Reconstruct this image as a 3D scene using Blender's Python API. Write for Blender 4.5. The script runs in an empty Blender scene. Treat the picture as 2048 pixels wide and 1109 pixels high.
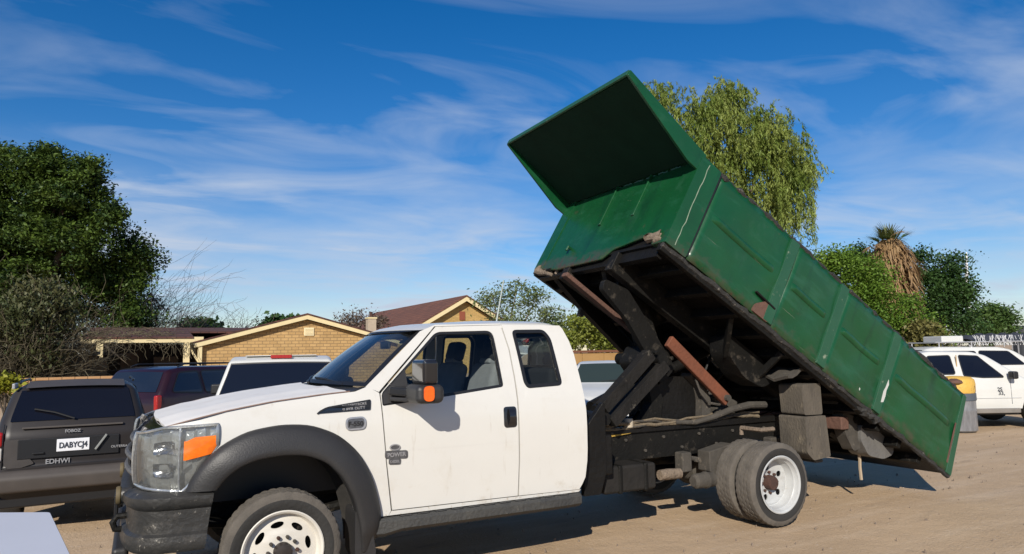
import bpy, bmesh, math, random
import numpy as np
from mathutils import Vector, Matrix
from mathutils.geometry import tessellate_polygon
random.seed(7); rng = np.random.default_rng(7)
scn = bpy.context.scene
col = scn.collection
R = math.radians

# ------------------------------------------------------------------ camera
CAM = np.array([-0.92916, -6.21513, 1.75])
CR = np.array([0.88329446, -0.46854672, -0.01596448])
CU = np.array([-0.03584095, -0.10144119, 0.99419571])
CF = np.array([0.46744659, 0.87759539, 0.1063956])
FPX = 1400.0
cd = bpy.data.cameras.new('camera'); co = bpy.data.objects.new('camera', cd); col.objects.link(co)
cd.sensor_width = 36.0; cd.lens = FPX / 2048 * 36; cd.clip_start = 0.05; cd.clip_end = 3000
co.matrix_world = Matrix(((CR[0], CU[0], -CF[0], CAM[0]), (CR[1], CU[1], -CF[1], CAM[1]), (CR[2], CU[2], -CF[2], CAM[2]), (0, 0, 0, 1)))
scn.camera = co
scn.render.resolution_x = 1024; scn.render.resolution_y = 554

# ------------------------------------------------------------------ light
SUN = Vector((-0.55, -0.68, 0.48)).normalized()
wd = bpy.data.worlds.new('World'); scn.world = wd; wd.use_nodes = True
def build_world():
    nt = wd.node_tree; N = nt.nodes; L = nt.links; N.clear()
    out = N.new('ShaderNodeOutputWorld'); bg = N.new('ShaderNodeBackground')
    sky = N.new('ShaderNodeTexSky'); sky.sky_type = 'NISHITA'; sky.sun_disc = False
    sky.sun_elevation = math.asin(SUN.z); sky.sun_rotation = math.atan2(SUN.x, SUN.y)
    sky.air_density = 1.0; sky.dust_density = 0.15; sky.ozone_density = 3.0
    hs = N.new('ShaderNodeHueSaturation'); hs.inputs['Saturation'].default_value = 1.36; hs.inputs['Value'].default_value = 0.90
    tn = N.new('ShaderNodeMix'); tn.data_type = 'RGBA'; tn.blend_type = 'MULTIPLY'; tn.inputs[0].default_value = 1.0; tn.inputs[7].default_value = (0.98, 0.965, 1.06, 1); L.new(sky.outputs[0], tn.inputs[6])
    L.new(tn.outputs[2], hs.inputs['Color'])
    tc = N.new('ShaderNodeTexCoord'); sp = N.new('ShaderNodeSeparateXYZ'); L.new(tc.outputs['Generated'], sp.inputs[0])
    mz = N.new('ShaderNodeMath'); mz.operation = 'MAXIMUM'; mz.inputs[1].default_value = 0.03; L.new(sp.outputs[2], mz.inputs[0])
    az = N.new('ShaderNodeMath'); az.operation = 'ADD'; az.inputs[1].default_value = 0.09; L.new(mz.outputs[0], az.inputs[0])
    cb = N.new('ShaderNodeCombineXYZ')
    for i in (0, 1):
        dv = N.new('ShaderNodeMath'); dv.operation = 'DIVIDE'; L.new(sp.outputs[i], dv.inputs[0]); L.new(az.outputs[0], dv.inputs[1]); L.new(dv.outputs[0], cb.inputs[i])
    mp = N.new('ShaderNodeMapping'); mp.inputs['Rotation'].default_value = (0, 0, R(28)); L.new(cb.outputs[0], mp.inputs[0])
    mp.inputs['Scale'].default_value = (0.72, 1.35, 1); mp.inputs['Location'].default_value = (5.3, 0.4, 0)
    n1 = N.new('ShaderNodeTexNoise'); n1.inputs['Scale'].default_value = 1.35; n1.inputs['Detail'].default_value = 7; n1.inputs['Roughness'].default_value = 0.52; n1.inputs['Distortion'].default_value = 1.1
    n2 = N.new('ShaderNodeTexNoise'); n2.inputs['Scale'].default_value = 0.55; n2.inputs['Detail'].default_value = 3
    L.new(mp.outputs[0], n1.inputs['Vector']); L.new(cb.outputs[0], n2.inputs['Vector'])
    r1 = N.new('ShaderNodeMapRange'); r1.inputs[1].default_value = 0.43; r1.inputs[2].default_value = 0.76; L.new(n1.outputs[0], r1.inputs[0])
    r2 = N.new('ShaderNodeMapRange'); r2.inputs[1].default_value = 0.30; r2.inputs[2].default_value = 0.56; L.new(n2.outputs[0], r2.inputs[0])
    mu = N.new('ShaderNodeMath'); mu.operation = 'MULTIPLY'; L.new(r1.outputs[0], mu.inputs[0]); L.new(r2.outputs[0], mu.inputs[1])
    lo = N.new('ShaderNodeMapRange'); lo.inputs[1].default_value = 0.62; lo.inputs[2].default_value = 0.15; lo.inputs[3].default_value = 0.25; lo.inputs[4].default_value = 1.0; L.new(sp.outputs[2], lo.inputs[0])
    m2 = N.new('ShaderNodeMath'); m2.operation = 'MULTIPLY'; L.new(mu.outputs[0], m2.inputs[0]); L.new(lo.outputs[0], m2.inputs[1])
    n3 = N.new('ShaderNodeTexNoise'); n3.inputs['Scale'].default_value = 1.0; n3.inputs['Detail'].default_value = 6; n3.inputs['Roughness'].default_value = 0.55
    mp3 = N.new('ShaderNodeMapping'); mp3.inputs['Scale'].default_value = (2.2, 2.2, 11.0); L.new(tc.outputs['Generated'], mp3.inputs[0]); L.new(mp3.outputs[0], n3.inputs['Vector'])
    r3 = N.new('ShaderNodeMapRange'); r3.inputs[1].default_value = 0.40; r3.inputs[2].default_value = 0.68; L.new(n3.outputs[0], r3.inputs[0])
    e3 = N.new('ShaderNodeMapRange'); e3.inputs[1].default_value = 0.30; e3.inputs[2].default_value = 0.12; e3.inputs[4].default_value = 0.75; e3.interpolation_type = 'SMOOTHSTEP'; L.new(sp.outputs[2], e3.inputs[0])
    b3 = N.new('ShaderNodeMath'); b3.operation = 'MULTIPLY'; L.new(r3.outputs[0], b3.inputs[0]); L.new(e3.outputs[0], b3.inputs[1])
    m3 = N.new('ShaderNodeMath'); m3.operation = 'MULTIPLY_ADD'; m3.inputs[1].default_value = 0.85; m3.use_clamp = True; L.new(m2.outputs[0], m3.inputs[0]); L.new(b3.outputs[0], m3.inputs[2])
    mx = N.new('ShaderNodeMix'); mx.data_type = 'RGBA'; L.new(m3.outputs[0], mx.inputs[0]); L.new(hs.outputs[0], mx.inputs[6]); mx.inputs[7].default_value = (4.9, 5.6, 6.8, 1)
    L.new(mx.outputs[2], bg.inputs[0]); bg.inputs[1].default_value = 0.10
    L.new(bg.outputs[0], out.inputs[0])
build_world()
sl = bpy.data.lights.new('sun', 'SUN'); sl.energy = 5.0; sl.angle = R(0.5); sl.color = (1.0, 0.93, 0.82)
so = bpy.data.objects.new('sun', sl); col.objects.link(so); so.rotation_euler = SUN.to_track_quat('Z', 'Y').to_euler()
scn.view_settings.view_transform = 'Standard'; scn.view_settings.look = 'None'; scn.view_settings.gamma = 1.0
scn.view_settings.exposure = 0.14; scn.view_settings.use_curve_mapping = False
scn.cycles.max_bounces = 6; scn.cycles.transparent_max_bounces = 16

# ------------------------------------------------------------------ placing from the photograph
def ray(px, py): return CF + CR * (px - 1024) / FPX - CU * (py - 554.5) / FPX
def at(px, py, d): return CAM + d * ray(px, py)
def on_y(px, py, y):
    d = ray(px, py); return CAM + d * (y - CAM[1]) / d[1]
def on_z(px, py, z=0.0):
    d = ray(px, py); return CAM + d * (z - CAM[2]) / d[2]

# ------------------------------------------------------------------ materials
MATS = {}
def mat(name, c, rough=0.6, c2=None, scale=4.0, amt=0.5, metal=0.0, bump=0.0, bscale=None, spec=0.5, coat=0.0, detail=5, wear=None, stretch=None):
    """noise-mottled principled material; wear = (colour, scale, threshold, softness) adds shaped chips / stains"""
    if name in MATS: return MATS[name]
    m = bpy.data.materials.new(name); m.use_nodes = True; nt = m.node_tree; N = nt.nodes; L = nt.links
    b = N['Principled BSDF']; b.inputs['Roughness'].default_value = rough; b.inputs['Metallic'].default_value = metal
    b.inputs['Specular IOR Level'].default_value = spec; b.inputs['Coat Weight'].default_value = coat; b.inputs['Coat Roughness'].default_value = 0.06
    tc = N.new('ShaderNodeTexCoord'); vec = tc.outputs['Object']
    if stretch:
        mp = N.new('ShaderNodeMapping'); mp.inputs['Scale'].default_value = stretch; L.new(vec, mp.inputs[0]); vec = mp.outputs[0]
    cur = None
    if c2 is not None:
        n = N.new('ShaderNodeTexNoise'); n.inputs['Scale'].default_value = scale; n.inputs['Detail'].default_value = detail; n.inputs['Roughness'].default_value = 0.6
        L.new(vec, n.inputs['Vector'])
        mr = N.new('ShaderNodeMapRange'); mr.inputs[1].default_value = 0.5 - 0.5 * (1 - amt) - 0.05; mr.inputs[2].default_value = 0.5 + 0.5 * (1 - amt) + 0.05
        L.new(n.outputs[0], mr.inputs[0])
        mx = N.new('ShaderNodeMix'); mx.data_type = 'RGBA'; mx.inputs[6].default_value = (*c, 1); mx.inputs[7].default_value = (*c2, 1)
        L.new(mr.outputs[0], mx.inputs[0]); cur = mx.outputs[2]
    if wear:
        for (wc, ws, th, sf) in (wear if isinstance(wear, list) else [wear]):
            n = N.new('ShaderNodeTexNoise'); n.inputs['Scale'].default_value = ws; n.inputs['Detail'].default_value = 8; n.inputs['Roughness'].default_value = 0.7
            L.new(vec, n.inputs['Vector'])
            mr = N.new('ShaderNodeMapRange'); mr.inputs[1].default_value = th; mr.inputs[2].default_value = th + sf; L.new(n.outputs[0], mr.inputs[0])
            mx = N.new('ShaderNodeMix'); mx.data_type = 'RGBA'; L.new(mr.outputs[0], mx.inputs[0]); mx.inputs[7].default_value = (*wc, 1)
            if cur: L.new(cur, mx.inputs[6])
            else: mx.inputs[6].default_value = (*c, 1)
            cur = mx.outputs[2]
    if cur: L.new(cur, b.inputs['Base Color'])
    else: b.inputs['Base Color'].default_value = (*c, 1)
    if bump:
        n = N.new('ShaderNodeTexNoise'); n.inputs['Scale'].default_value = bscale or scale * 6; n.inputs['Detail'].default_value = 6
        L.new(vec, n.inputs['Vector']); bp = N.new('ShaderNodeBump'); bp.inputs['Strength'].default_value = bump; bp.inputs['Distance'].default_value = 0.02
        L.new(n.outputs[0], bp.inputs['Height']); L.new(bp.outputs[0], b.inputs['Normal'])
    MATS[name] = m; return m
def glass_mat(name, tint, refl=0.06, alpha=0.0, rough=0.02, body=(0.01, 0.012, 0.015)):
    m = bpy.data.materials.new(name); m.use_nodes = True; nt = m.node_tree; N = nt.nodes; L = nt.links; N.clear()
    out = N.new('ShaderNodeOutputMaterial'); tr = N.new('ShaderNodeBsdfTransparent'); tr.inputs[0].default_value = (*tint, 1)
    df = N.new('ShaderNodeBsdfDiffuse'); df.inputs[0].default_value = (*body, 1)
    m0 = N.new('ShaderNodeMixShader'); m0.inputs[0].default_value = alpha; L.new(tr.outputs[0], m0.inputs[1]); L.new(df.outputs[0], m0.inputs[2])
    gl = N.new('ShaderNodeBsdfGlossy'); gl.inputs['Roughness'].default_value = rough; gl.inputs[0].default_value = (1, 1, 1, 1)
    fr = N.new('ShaderNodeFresnel'); fr.inputs[0].default_value = 1.45
    mr = N.new('ShaderNodeMapRange'); mr.inputs[3].default_value = refl - 0.05; mr.inputs[4].default_value = 0.9; L.new(fr.outputs[0], mr.inputs[0])
    m1 = N.new('ShaderNodeMixShader'); L.new(mr.outputs[0], m1.inputs[0]); L.new(m0.outputs[0], m1.inputs[1]); L.new(gl.outputs[0], m1.inputs[2])
    L.new(m1.outputs[0], out.inputs[0]); MATS[name] = m; return m
def leaf_mat(name, c, c2, trans=0.25, rough=0.55):
    m = bpy.data.materials.new(name); m.use_nodes = True; nt = m.node_tree; N = nt.nodes; L = nt.links
    b = N['Principled BSDF']; out = N['Material Output']; b.inputs['Roughness'].default_value = rough; b.inputs['Specular IOR Level'].default_value = 0.35
    g = N.new('ShaderNodeNewGeometry'); mx = N.new('ShaderNodeMix'); mx.data_type = 'RGBA'
    mx.inputs[6].default_value = (*c, 1); mx.inputs[7].default_value = (*c2, 1)
    tc = N.new('ShaderNodeTexCoord'); nz = N.new('ShaderNodeTexNoise'); nz.inputs['Scale'].default_value = 0.9; nz.inputs['Detail'].default_value = 3; L.new(tc.outputs['Object'], nz.inputs['Vector'])
    nr = N.new('ShaderNodeMapRange'); nr.inputs[1].default_value = 0.35; nr.inputs[2].default_value = 0.65; nr.inputs[3].default_value = -0.3; nr.inputs[4].default_value = 0.7; L.new(nz.outputs[0], nr.inputs[0])
    am = N.new('ShaderNodeMath'); am.operation = 'MULTIPLY_ADD'; am.inputs[1].default_value = 0.6; am.use_clamp = True; L.new(g.outputs['Random Per Island'], am.inputs[0]); L.new(nr.outputs[0], am.inputs[2]); L.new(am.outputs[0], mx.inputs[0])
    L.new(mx.outputs[2], b.inputs['Base Color'])
    t = N.new('ShaderNodeBsdfTranslucent'); L.new(mx.outputs[2], t.inputs[0])
    ms = N.new('ShaderNodeMixShader'); ms.inputs[0].default_value = trans; L.new(b.outputs[0], ms.inputs[1]); L.new(t.outputs[0], ms.inputs[2]); L.new(ms.outputs[0], out.inputs[0])
    MATS[name] = m; return m
def brick_mat(name, c1, c2, mortar, bw, bh, rough=0.9, bump=0.5, axis='XZ'):
    m = bpy.data.materials.new(name); m.use_nodes = True; nt = m.node_tree; N = nt.nodes; L = nt.links; b = N['Principled BSDF']; b.inputs['Roughness'].default_value = rough
    tc = N.new('ShaderNodeTexCoord'); sp = N.new('ShaderNodeSeparateXYZ'); L.new(tc.outputs['Object'], sp.inputs[0]); cb = N.new('ShaderNodeCombineXYZ')
    ad = N.new('ShaderNodeMath'); ad.operation = 'ADD'; L.new(sp.outputs[0], ad.inputs[0])
    if axis == 'XZ': L.new(sp.outputs[1], ad.inputs[1]); L.new(ad.outputs[0], cb.inputs[0]); L.new(sp.outputs[2], cb.inputs[1])
    else: L.new(sp.outputs[2], ad.inputs[1]); L.new(ad.outputs[0], cb.inputs[1]); L.new(sp.outputs[1], cb.inputs[0])
    bt = N.new('ShaderNodeTexBrick'); L.new(cb.outputs[0], bt.inputs['Vector']); bt.inputs['Scale'].default_value = 1.0
    bt.inputs['Brick Width'].default_value = bw; bt.inputs['Row Height'].default_value = bh; bt.inputs['Mortar Size'].default_value = min(bw, bh) * 0.1; bt.inputs['Mortar Smooth'].default_value = 0.3
    bt.inputs['Color1'].default_value = (*c1, 1); bt.inputs['Color2'].default_value = (*c2, 1); bt.inputs['Mortar'].default_value = (*mortar, 1)
    n = N.new('ShaderNodeTexNoise'); n.inputs['Scale'].default_value = 1.2; n.inputs['Detail'].default_value = 8; L.new(tc.outputs['Object'], n.inputs['Vector'])
    mr = N.new('ShaderNodeMapRange'); mr.inputs[3].default_value = 0.7; mr.inputs[4].default_value = 1.25; L.new(n.outputs[0], mr.inputs[0])
    mx = N.new('ShaderNodeMix'); mx.data_type = 'RGBA'; mx.blend_type = 'MULTIPLY'; mx.inputs[0].default_value = 1.0; L.new(bt.outputs[0], mx.inputs[6]); L.new(mr.outputs[0], mx.inputs[7]); L.new(mx.outputs[2], b.inputs['Base Color'])
    bp = N.new('ShaderNodeBump'); bp.inputs['Strength'].default_value = bump; bp.inputs['Distance'].default_value = 0.03; bp.invert = True; L.new(bt.outputs['Fac'], bp.inputs['Height']); L.new(bp.outputs[0], b.inputs['Normal'])
    MATS[name] = m; return m

WHITE = mat('white_paint', (0.63, 0.617, 0.575), 0.30, (0.585, 0.57, 0.53), 2.2, 0.35, coat=0.3, wear=[((0.42, 0.38, 0.31), 9, 0.70, 0.12), ((0.55, 0.52, 0.455), 3.0, 0.56, 0.25)])
WHITE2 = mat('white_paint_parked', (0.60, 0.60, 0.575), 0.35, (0.50, 0.50, 0.475), 2.0, 0.4, coat=0.3)
GREEN = mat('green_paint', (0.006, 0.074, 0.023), 0.30, (0.005, 0.047, 0.016), 2.6, 0.35, bump=0.14, bscale=9, coat=0.0, spec=0.45,
            wear=[((0.022, 0.082, 0.042), 3.1, 0.55, 0.25), ((0.08, 0.095, 0.065), 16, 0.68, 0.06), ((0.050, 0.050, 0.028), 5, 0.64, 0.10)])
GREENRIB = mat('green_paint_scuffed', (0.010, 0.068, 0.032), 0.42, (0.02, 0.085, 0.043), 5, 0.5, bump=0.1, bscale=20, wear=[((0.20, 0.24, 0.17), 11, 0.62, 0.08), ((0.09, 0.055, 0.03), 7, 0.66, 0.08)])
GREENDARK = mat('dark_green_canopy', (0.008, 0.030, 0.018), 0.75, (0.006, 0.020, 0.012), 3, 0.5, bump=0.1, bscale=30, spec=0.1, wear=((0.012, 0.035, 0.018), 4, 0.66, 0.12))
BLACKST = mat('black_steel', (0.005, 0.0048, 0.0047), 0.6, (0.011, 0.0105, 0.009), 5, 0.4, bump=0.3, bscale=40, spec=0.18, wear=[((0.055, 0.047, 0.037), 8, 0.57, 0.12), ((0.12, 0.10, 0.075), 24, 0.66, 0.06)])
GREASE = mat('greasy_black_steel', (0.005, 0.005, 0.005), 0.5, (0.012, 0.011, 0.010), 7, 0.4, bump=0.5, bscale=22, spec=0.2)
RAIL = mat('chipped_bed_rail', (0.012, 0.0115, 0.011), 0.8, (0.035, 0.033, 0.03), 9, 0.5, bump=0.8, bscale=25, wear=((0.20, 0.18, 0.15), 14, 0.60, 0.10))
RUST = mat('rusty_orange_steel', (0.20, 0.062, 0.028), 0.85, (0.10, 0.036, 0.02), 6, 0.4, bump=0.4, bscale=30, wear=((0.05, 0.035, 0.03), 9, 0.62, 0.1))
RUST2 = mat('dull_brown_rust', (0.15, 0.072, 0.05), 0.85, (0.07, 0.04, 0.03), 8, 0.4, bump=0.5, bscale=30)
DUSTY = mat('dusty_weathered_block', (0.120, 0.100, 0.075), 0.95, (0.055, 0.048, 0.039), 7, 0.45, bump=0.45, bscale=55, stretch=(1, 1, .5), wear=[((0.20, 0.165, 0.115), 9, 0.58, 0.14), ((0.02, 0.018, 0.016), 6, 0.64, 0.05)])
DUSTST = mat('dusty_steel', (0.085, 0.074, 0.060), 0.9, (0.030, 0.027, 0.023), 9, 0.4, bump=0.3, bscale=60, wear=((0.15, 0.125, 0.095), 16, 0.60, 0.10))
FRAY = mat('torn_tan_wood', (0.26, 0.20, 0.145), 0.95, (0.10, 0.075, 0.055), 14, 0.4, bump=0.8, bscale=40)
TRIM = mat('grey_plastic_trim', (0.020, 0.0195, 0.020), 0.5, (0.030, 0.029, 0.029), 3, 0.4, bump=0.12, bscale=90)
BUMPER = mat('scuffed_bumper', (0.022, 0.022, 0.021), 0.42, (0.042, 0.040, 0.037), 5, 0.4, bump=0.3, bscale=30, wear=[((0.10, 0.09, 0.078), 4, 0.56, 0.2), ((0.30, 0.28, 0.24), 19, 0.62, 0.07)])
RUBBER = mat('tyre_rubber', (0.017, 0.0165, 0.016), 0.8, (0.030, 0.028, 0.025), 6, 0.4, bump=0.3, bscale=40)
TREAD = mat('dusty_tread', (0.135, 0.118, 0.098), 0.95, (0.065, 0.058, 0.05), 9, 0.45, bump=0.25, bscale=90)
RIMW = mat('white_wheel_paint', (0.56, 0.52, 0.45), 0.45, (0.63, 0.61, 0.56), 4, 0.4, wear=[((0.22, 0.14, 0.08), 11, 0.68, 0.06)])
RIMW2 = mat('clean_white_wheel_paint', (0.50, 0.515, 0.515), 0.42, (0.36, 0.36, 0.35), 7, 0.4, wear=[((0.10, 0.07, 0.05), 13, 0.66, 0.06), ((0.28, 0.24, 0.19), 5, 0.58, 0.2)])
HUBR = mat('rusty_hub', (0.085, 0.035, 0.022), 0.85, (0.03, 0.02, 0.018), 12, 0.4, bump=0.5, bscale=40)
BLACK = mat('black_seal', (0.010, 0.010, 0.011), 0.45)
BLACKGL = mat('gloss_black', (0.012, 0.012, 0.014), 0.12, spec=0.6, coat=0.5)
CHROME = mat('dull_chrome', (0.55, 0.55, 0.56), 0.18, (0.40, 0.40, 0.42), 20, 0.4, metal=1.0)
BADGE = mat('badge_silver', (0.50, 0.50, 0.51), 0.3, (0.25, 0.25, 0.27), 40, 0.4, metal=0.5)
BADGED = mat('badge_dark', (0.16, 0.16, 0.165), 0.35, (0.06, 0.06, 0.065), 38, 0.45, metal=0.4)
AMBER = mat('amber_lens', (0.85, 0.19, 0.008), 0.22, (0.62, 0.10, 0.004), 30, 0.4, coat=0.5)
AMBERM = mat('amber_marker', (0.90, 0.15, 0.012), 0.25, (0.7, 0.09, 0.006), 60, 0.4, coat=0.4)
REFL = mat('headlight_reflector', (0.66, 0.67, 0.66), 0.18, (0.20, 0.21, 0.21), 9, 0.35, metal=0.6, bump=0.6, bscale=14)
LENS = glass_mat('headlight_lens', (0.80, 0.81, 0.80), 0.06, 0.14, 0.08, (0.42, 0.42, 0.40))
GLASS = glass_mat('clear_window_glass', (0.72, 0.77, 0.75), 0.05)
WSGLASS = glass_mat('windscreen_glass', (0.50, 0.54, 0.55), 0.06, 0.10, 0.02, (0.10, 0.115, 0.135))
TINT = glass_mat('tinted_window_glass', (0.03, 0.03, 0.035), 0.05, 0.55, 0.03, (0.006, 0.006, 0.010))
CARGL = glass_mat('car_window_glass', (0.22, 0.24, 0.25), 0.10, 0.25, 0.03, (0.02, 0.024, 0.025))
INTER = mat('cab_trim_grey', (0.040, 0.040, 0.042), 0.8, (0.055, 0.055, 0.058), 4, 0.4)
SEAT = mat('grey_seat_cloth', (0.30, 0.30, 0.32), 0.95, (0.22, 0.22, 0.24), 12, 0.4, bump=0.3, bscale=60)
SEATD = mat('black_seat_cloth', (0.018, 0.018, 0.020), 0.9)
def layered(m, layers):
    """add stain / scratch layers: (colour, noise scale, (x, y, z) stretch, threshold, softness, (z0, z1) world height window or None, rotation about y)"""
    nt = m.node_tree; N = nt.nodes; L = nt.links; b = N['Principled BSDF']
    for (c, sc, st, th, sf, win, ry) in layers:
        src = b.inputs['Base Color'].links[0].from_socket
        tc = N.new('ShaderNodeTexCoord'); rt = N.new('ShaderNodeMapping'); rt.inputs['Rotation'].default_value = (0, ry, 0); L.new(tc.outputs['Object'], rt.inputs[0])
        mp = N.new('ShaderNodeMapping'); mp.inputs['Scale'].default_value = st; L.new(rt.outputs[0], mp.inputs[0])
        n = N.new('ShaderNodeTexNoise'); n.inputs['Scale'].default_value = sc; n.inputs['Detail'].default_value = 7; n.inputs['Roughness'].default_value = 0.65; L.new(mp.outputs[0], n.inputs['Vector'])
        val = n.outputs[0]
        if win:
            sp = N.new('ShaderNodeSeparateXYZ'); L.new(rt.outputs[0], sp.inputs[0]); wr = N.new('ShaderNodeMapRange'); wr.inputs[1].default_value = win[0]; wr.inputs[2].default_value = win[1]; wr.inputs[3].default_value = 0.22; wr.inputs[4].default_value = -0.25; L.new(sp.outputs[2], wr.inputs[0])
            ad = N.new('ShaderNodeMath'); ad.operation = 'ADD'; L.new(val, ad.inputs[0]); L.new(wr.outputs[0], ad.inputs[1]); val = ad.outputs[0]
        mr = N.new('ShaderNodeMapRange'); mr.inputs[1].default_value = th; mr.inputs[2].default_value = th + sf; L.new(val, mr.inputs[0])
        mx = N.new('ShaderNodeMix'); mx.data_type = 'RGBA'; L.new(mr.outputs[0], mx.inputs[0]); L.new(src, mx.inputs[6]); mx.inputs[7].default_value = (*c, 1); L.new(mx.outputs[2], b.inputs['Base Color'])
TB = -math.radians(31.37)
VB = 3.372 * math.sin(math.radians(31.37)) + 2.742 * math.cos(math.radians(31.37))      # height of the bed floor across its own slope
layered(GREEN, [((0.012, 0.078, 0.035), 3.0, (.5, 1, 2.5), .55, .14, None, TB), ((0.004, 0.036, 0.016), 2.2, (2.2, 1, .35), .56, .16, None, TB), ((0.10, 0.125, 0.085), 11.0, (.10, 1, 4.5), .69, .02, None, TB), ((0.10, 0.12, 0.08), 9.0, (5.0, 1, .18), .70, .02, None, TB),
                ((0.045, 0.055, 0.032), 5.0, (1.2, 1, 1.6), .56, .26, (VB - .02, VB + .36), TB), ((0.055, 0.040, 0.022), 14.0, (1.4, 1, .7), .68, .06, (VB - .05, VB + .22), TB)])
layered(WHITE, [((0.40, 0.34, 0.26), 6.0, (1, 1, 1), .62, .40, (.45, .95), 0.0), ((0.36, 0.30, 0.23), 26.0, (1, 1, 1), .68, .12, (.45, .85), 0.0), ((0.47, 0.43, 0.37), 5.0, (3.0, 3.0, .4), .62, .14, None, 0.0)])
def srgb(r, g, b): return tuple(((v / 255 / 12.92) if v < 10 else ((v / 255 + 0.055) / 1.055) ** 2.4) for v in (r, g, b))

# ------------------------------------------------------------------ mesh helpers
class MB:
    def __init__(s): s.v = []; s.f = []
    def add(s, vs, fs):
        n = len(s.v); s.v += [tuple(map(float, q)) for q in vs]; s.f += [tuple(i + n for i in f) for f in fs]; return s
    def box(s, c, d, M=None):
        c = Vector(c); vs = []
        for x in (-.5, .5):
            for y in (-.5, .5):
                for z in (-.5, .5):
                    q = Vector((x * d[0], y * d[1], z * d[2]))
                    if M is not None: q = M @ q
                    vs.append(c + q)
        return s.add(vs, [(0, 1, 3, 2), (4, 6, 7, 5), (0, 4, 5, 1), (2, 3, 7, 6), (0, 2, 6, 4), (1, 5, 7, 3)])
    def beam(s, a, b, w, h, up=(0, 0, 1), w2=None, h2=None):
        a = Vector(a); b = Vector(b); d = (b - a).normalized(); u = Vector(up); sx = d.cross(u).normalized(); u = sx.cross(d)
        w2 = w if w2 is None else w2; h2 = h if h2 is None else h2; vs = []
        for p, ww, hh in ((a, w, h), (b, w2, h2)):
            for i, j in ((-1, -1), (1, -1), (1, 1), (-1, 1)): vs.append(p + sx * ww * .5 * i + u * hh * .5 * j)
        return s.add(vs, [(3, 2, 1, 0), (4, 5, 6, 7), (0, 1, 5, 4), (1, 2, 6, 5), (2, 3, 7, 6), (3, 0, 4, 7)])
    def tube(s, pts, r, n=8, cap=True):
        pts = [Vector(p) for p in pts]; rr = r if isinstance(r, (list, tuple)) else [r] * len(pts); base = len(s.v); vs = []; prev = None
        for i, p in enumerate(pts):
            d = (pts[min(i + 1, len(pts) - 1)] - pts[max(i - 1, 0)]).normalized()
            if prev is None: x = d.cross(Vector((0, 0, 1)) if abs(d.z) < .9 else Vector((1, 0, 0))).normalized()
            else: x = (prev - d * prev.dot(d)).normalized()
            prev = x; y = d.cross(x)
            for k in range(n): a = 2 * math.pi * k / n; vs.append(p + (x * math.cos(a) + y * math.sin(a)) * rr[i])
        fs = []
        for i in range(len(pts) - 1):
            for k in range(n): a = i * n + k; b = i * n + (k + 1) % n; fs.append((a, b, b + n, a + n))
        if cap: fs.append(tuple(range(n - 1, -1, -1))); fs.append(tuple(range((len(pts) - 1) * n, len(pts) * n)))
        return s.add(vs, fs)
    def lathe(s, prof, c, n=48, ax='y', caps=False, rmod=None):
        """prof: (radius, offset along axis)"""
        vs = []; m = len(prof)
        for k in range(n):
            a = 2 * math.pi * k / n; ca, sa = math.cos(a), math.sin(a)
            for j, (r_, o) in enumerate(prof):
                rr = r_ if rmod is None else rmod(j, k, r_)
                if ax == 'y': vs.append((c[0] + rr * ca, c[1] + o, c[2] + rr * sa))
                elif ax == 'z': vs.append((c[0] + rr * ca, c[1] + rr * sa, c[2] + o))
                else: vs.append((c[0] + o, c[1] + rr * ca, c[2] + rr * sa))
        fs = []
        for k in range(n):
            for j in range(m - 1):
                a = k * m + j; b = ((k + 1) % n) * m + j; fs.append((a, b, b + 1, a + 1))
        if caps: fs.append(tuple(k * m for k in range(n))); fs.append(tuple(k * m + m - 1 for k in range(n - 1, -1, -1)))
        return s.add(vs, fs)
    def grid(s, rows):
        m = len(rows[0]); vs = [q for r_ in rows for q in r_]
        fs = [(i * m + j, i * m + j + 1, (i + 1) * m + j + 1, (i + 1) * m + j) for i in range(len(rows) - 1) for j in range(m - 1)]
        return s.add(vs, fs)
    def prism(s, poly, a, b, f=None):
        """poly of 2-D points; f(p, t) -> 3-D at t = a / b"""
        n = len(poly); vs = [f(q, a) for q in poly] + [f(q, b) for q in poly]
        fs = [(i, (i + 1) % n, n + (i + 1) % n, n + i) for i in range(n)]
        for t in tessellate_polygon([[Vector((q[0], q[1], 0)) for q in poly]]):
            fs.append(tuple(t)); fs.append(tuple(n + i for i in reversed(t)))
        return s.add(vs, fs)
def finish(o, smooth=True, angle=35):
    me = o.data
    if smooth:
        me.polygons.foreach_set('use_smooth', [True] * len(me.polygons)); me.set_sharp_from_angle(angle=R(angle))
def mk(name, mb, m, parent=None, bevel=0.0, smooth=True, angle=35, solid=0.0, fix=True, seg=2):
    me = bpy.data.meshes.new(name)
    if isinstance(mb, MB): me.from_pydata(mb.v, [], mb.f); 
    else: mb.to_mesh(me); mb.free()
    if fix and isinstance(mb, MB):
        bm = bmesh.new(); bm.from_mesh(me); bmesh.ops.recalc_face_normals(bm, faces=bm.faces); bm.to_mesh(me); bm.free()
    o = bpy.data.objects.new(name, me); col.objects.link(o)
    me.materials.append(m)
    if parent is not None: o.parent = parent
    if solid:
        md = o.modifiers.new('solid', 'SOLIDIFY'); md.thickness = solid; md.offset = -1.0
        md = o.modifiers.new('split', 'EDGE_SPLIT'); md.split_angle = R(45); md.use_edge_sharp = False
    if bevel:
        md = o.modifiers.new('bevel', 'BEVEL'); md.width = bevel; md.segments = seg; md.limit_method = 'ANGLE'; md.angle_limit = R(40); md.harden_normals = True
    finish(o, smooth, angle)
    return o
def empty(name, loc=(0, 0, 0), rz=0.0):
    o = bpy.data.objects.new(name, None); col.objects.link(o); o.location = loc; o.rotation_euler = (0, 0, rz); o.empty_display_size = 0.2; return o
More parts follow.
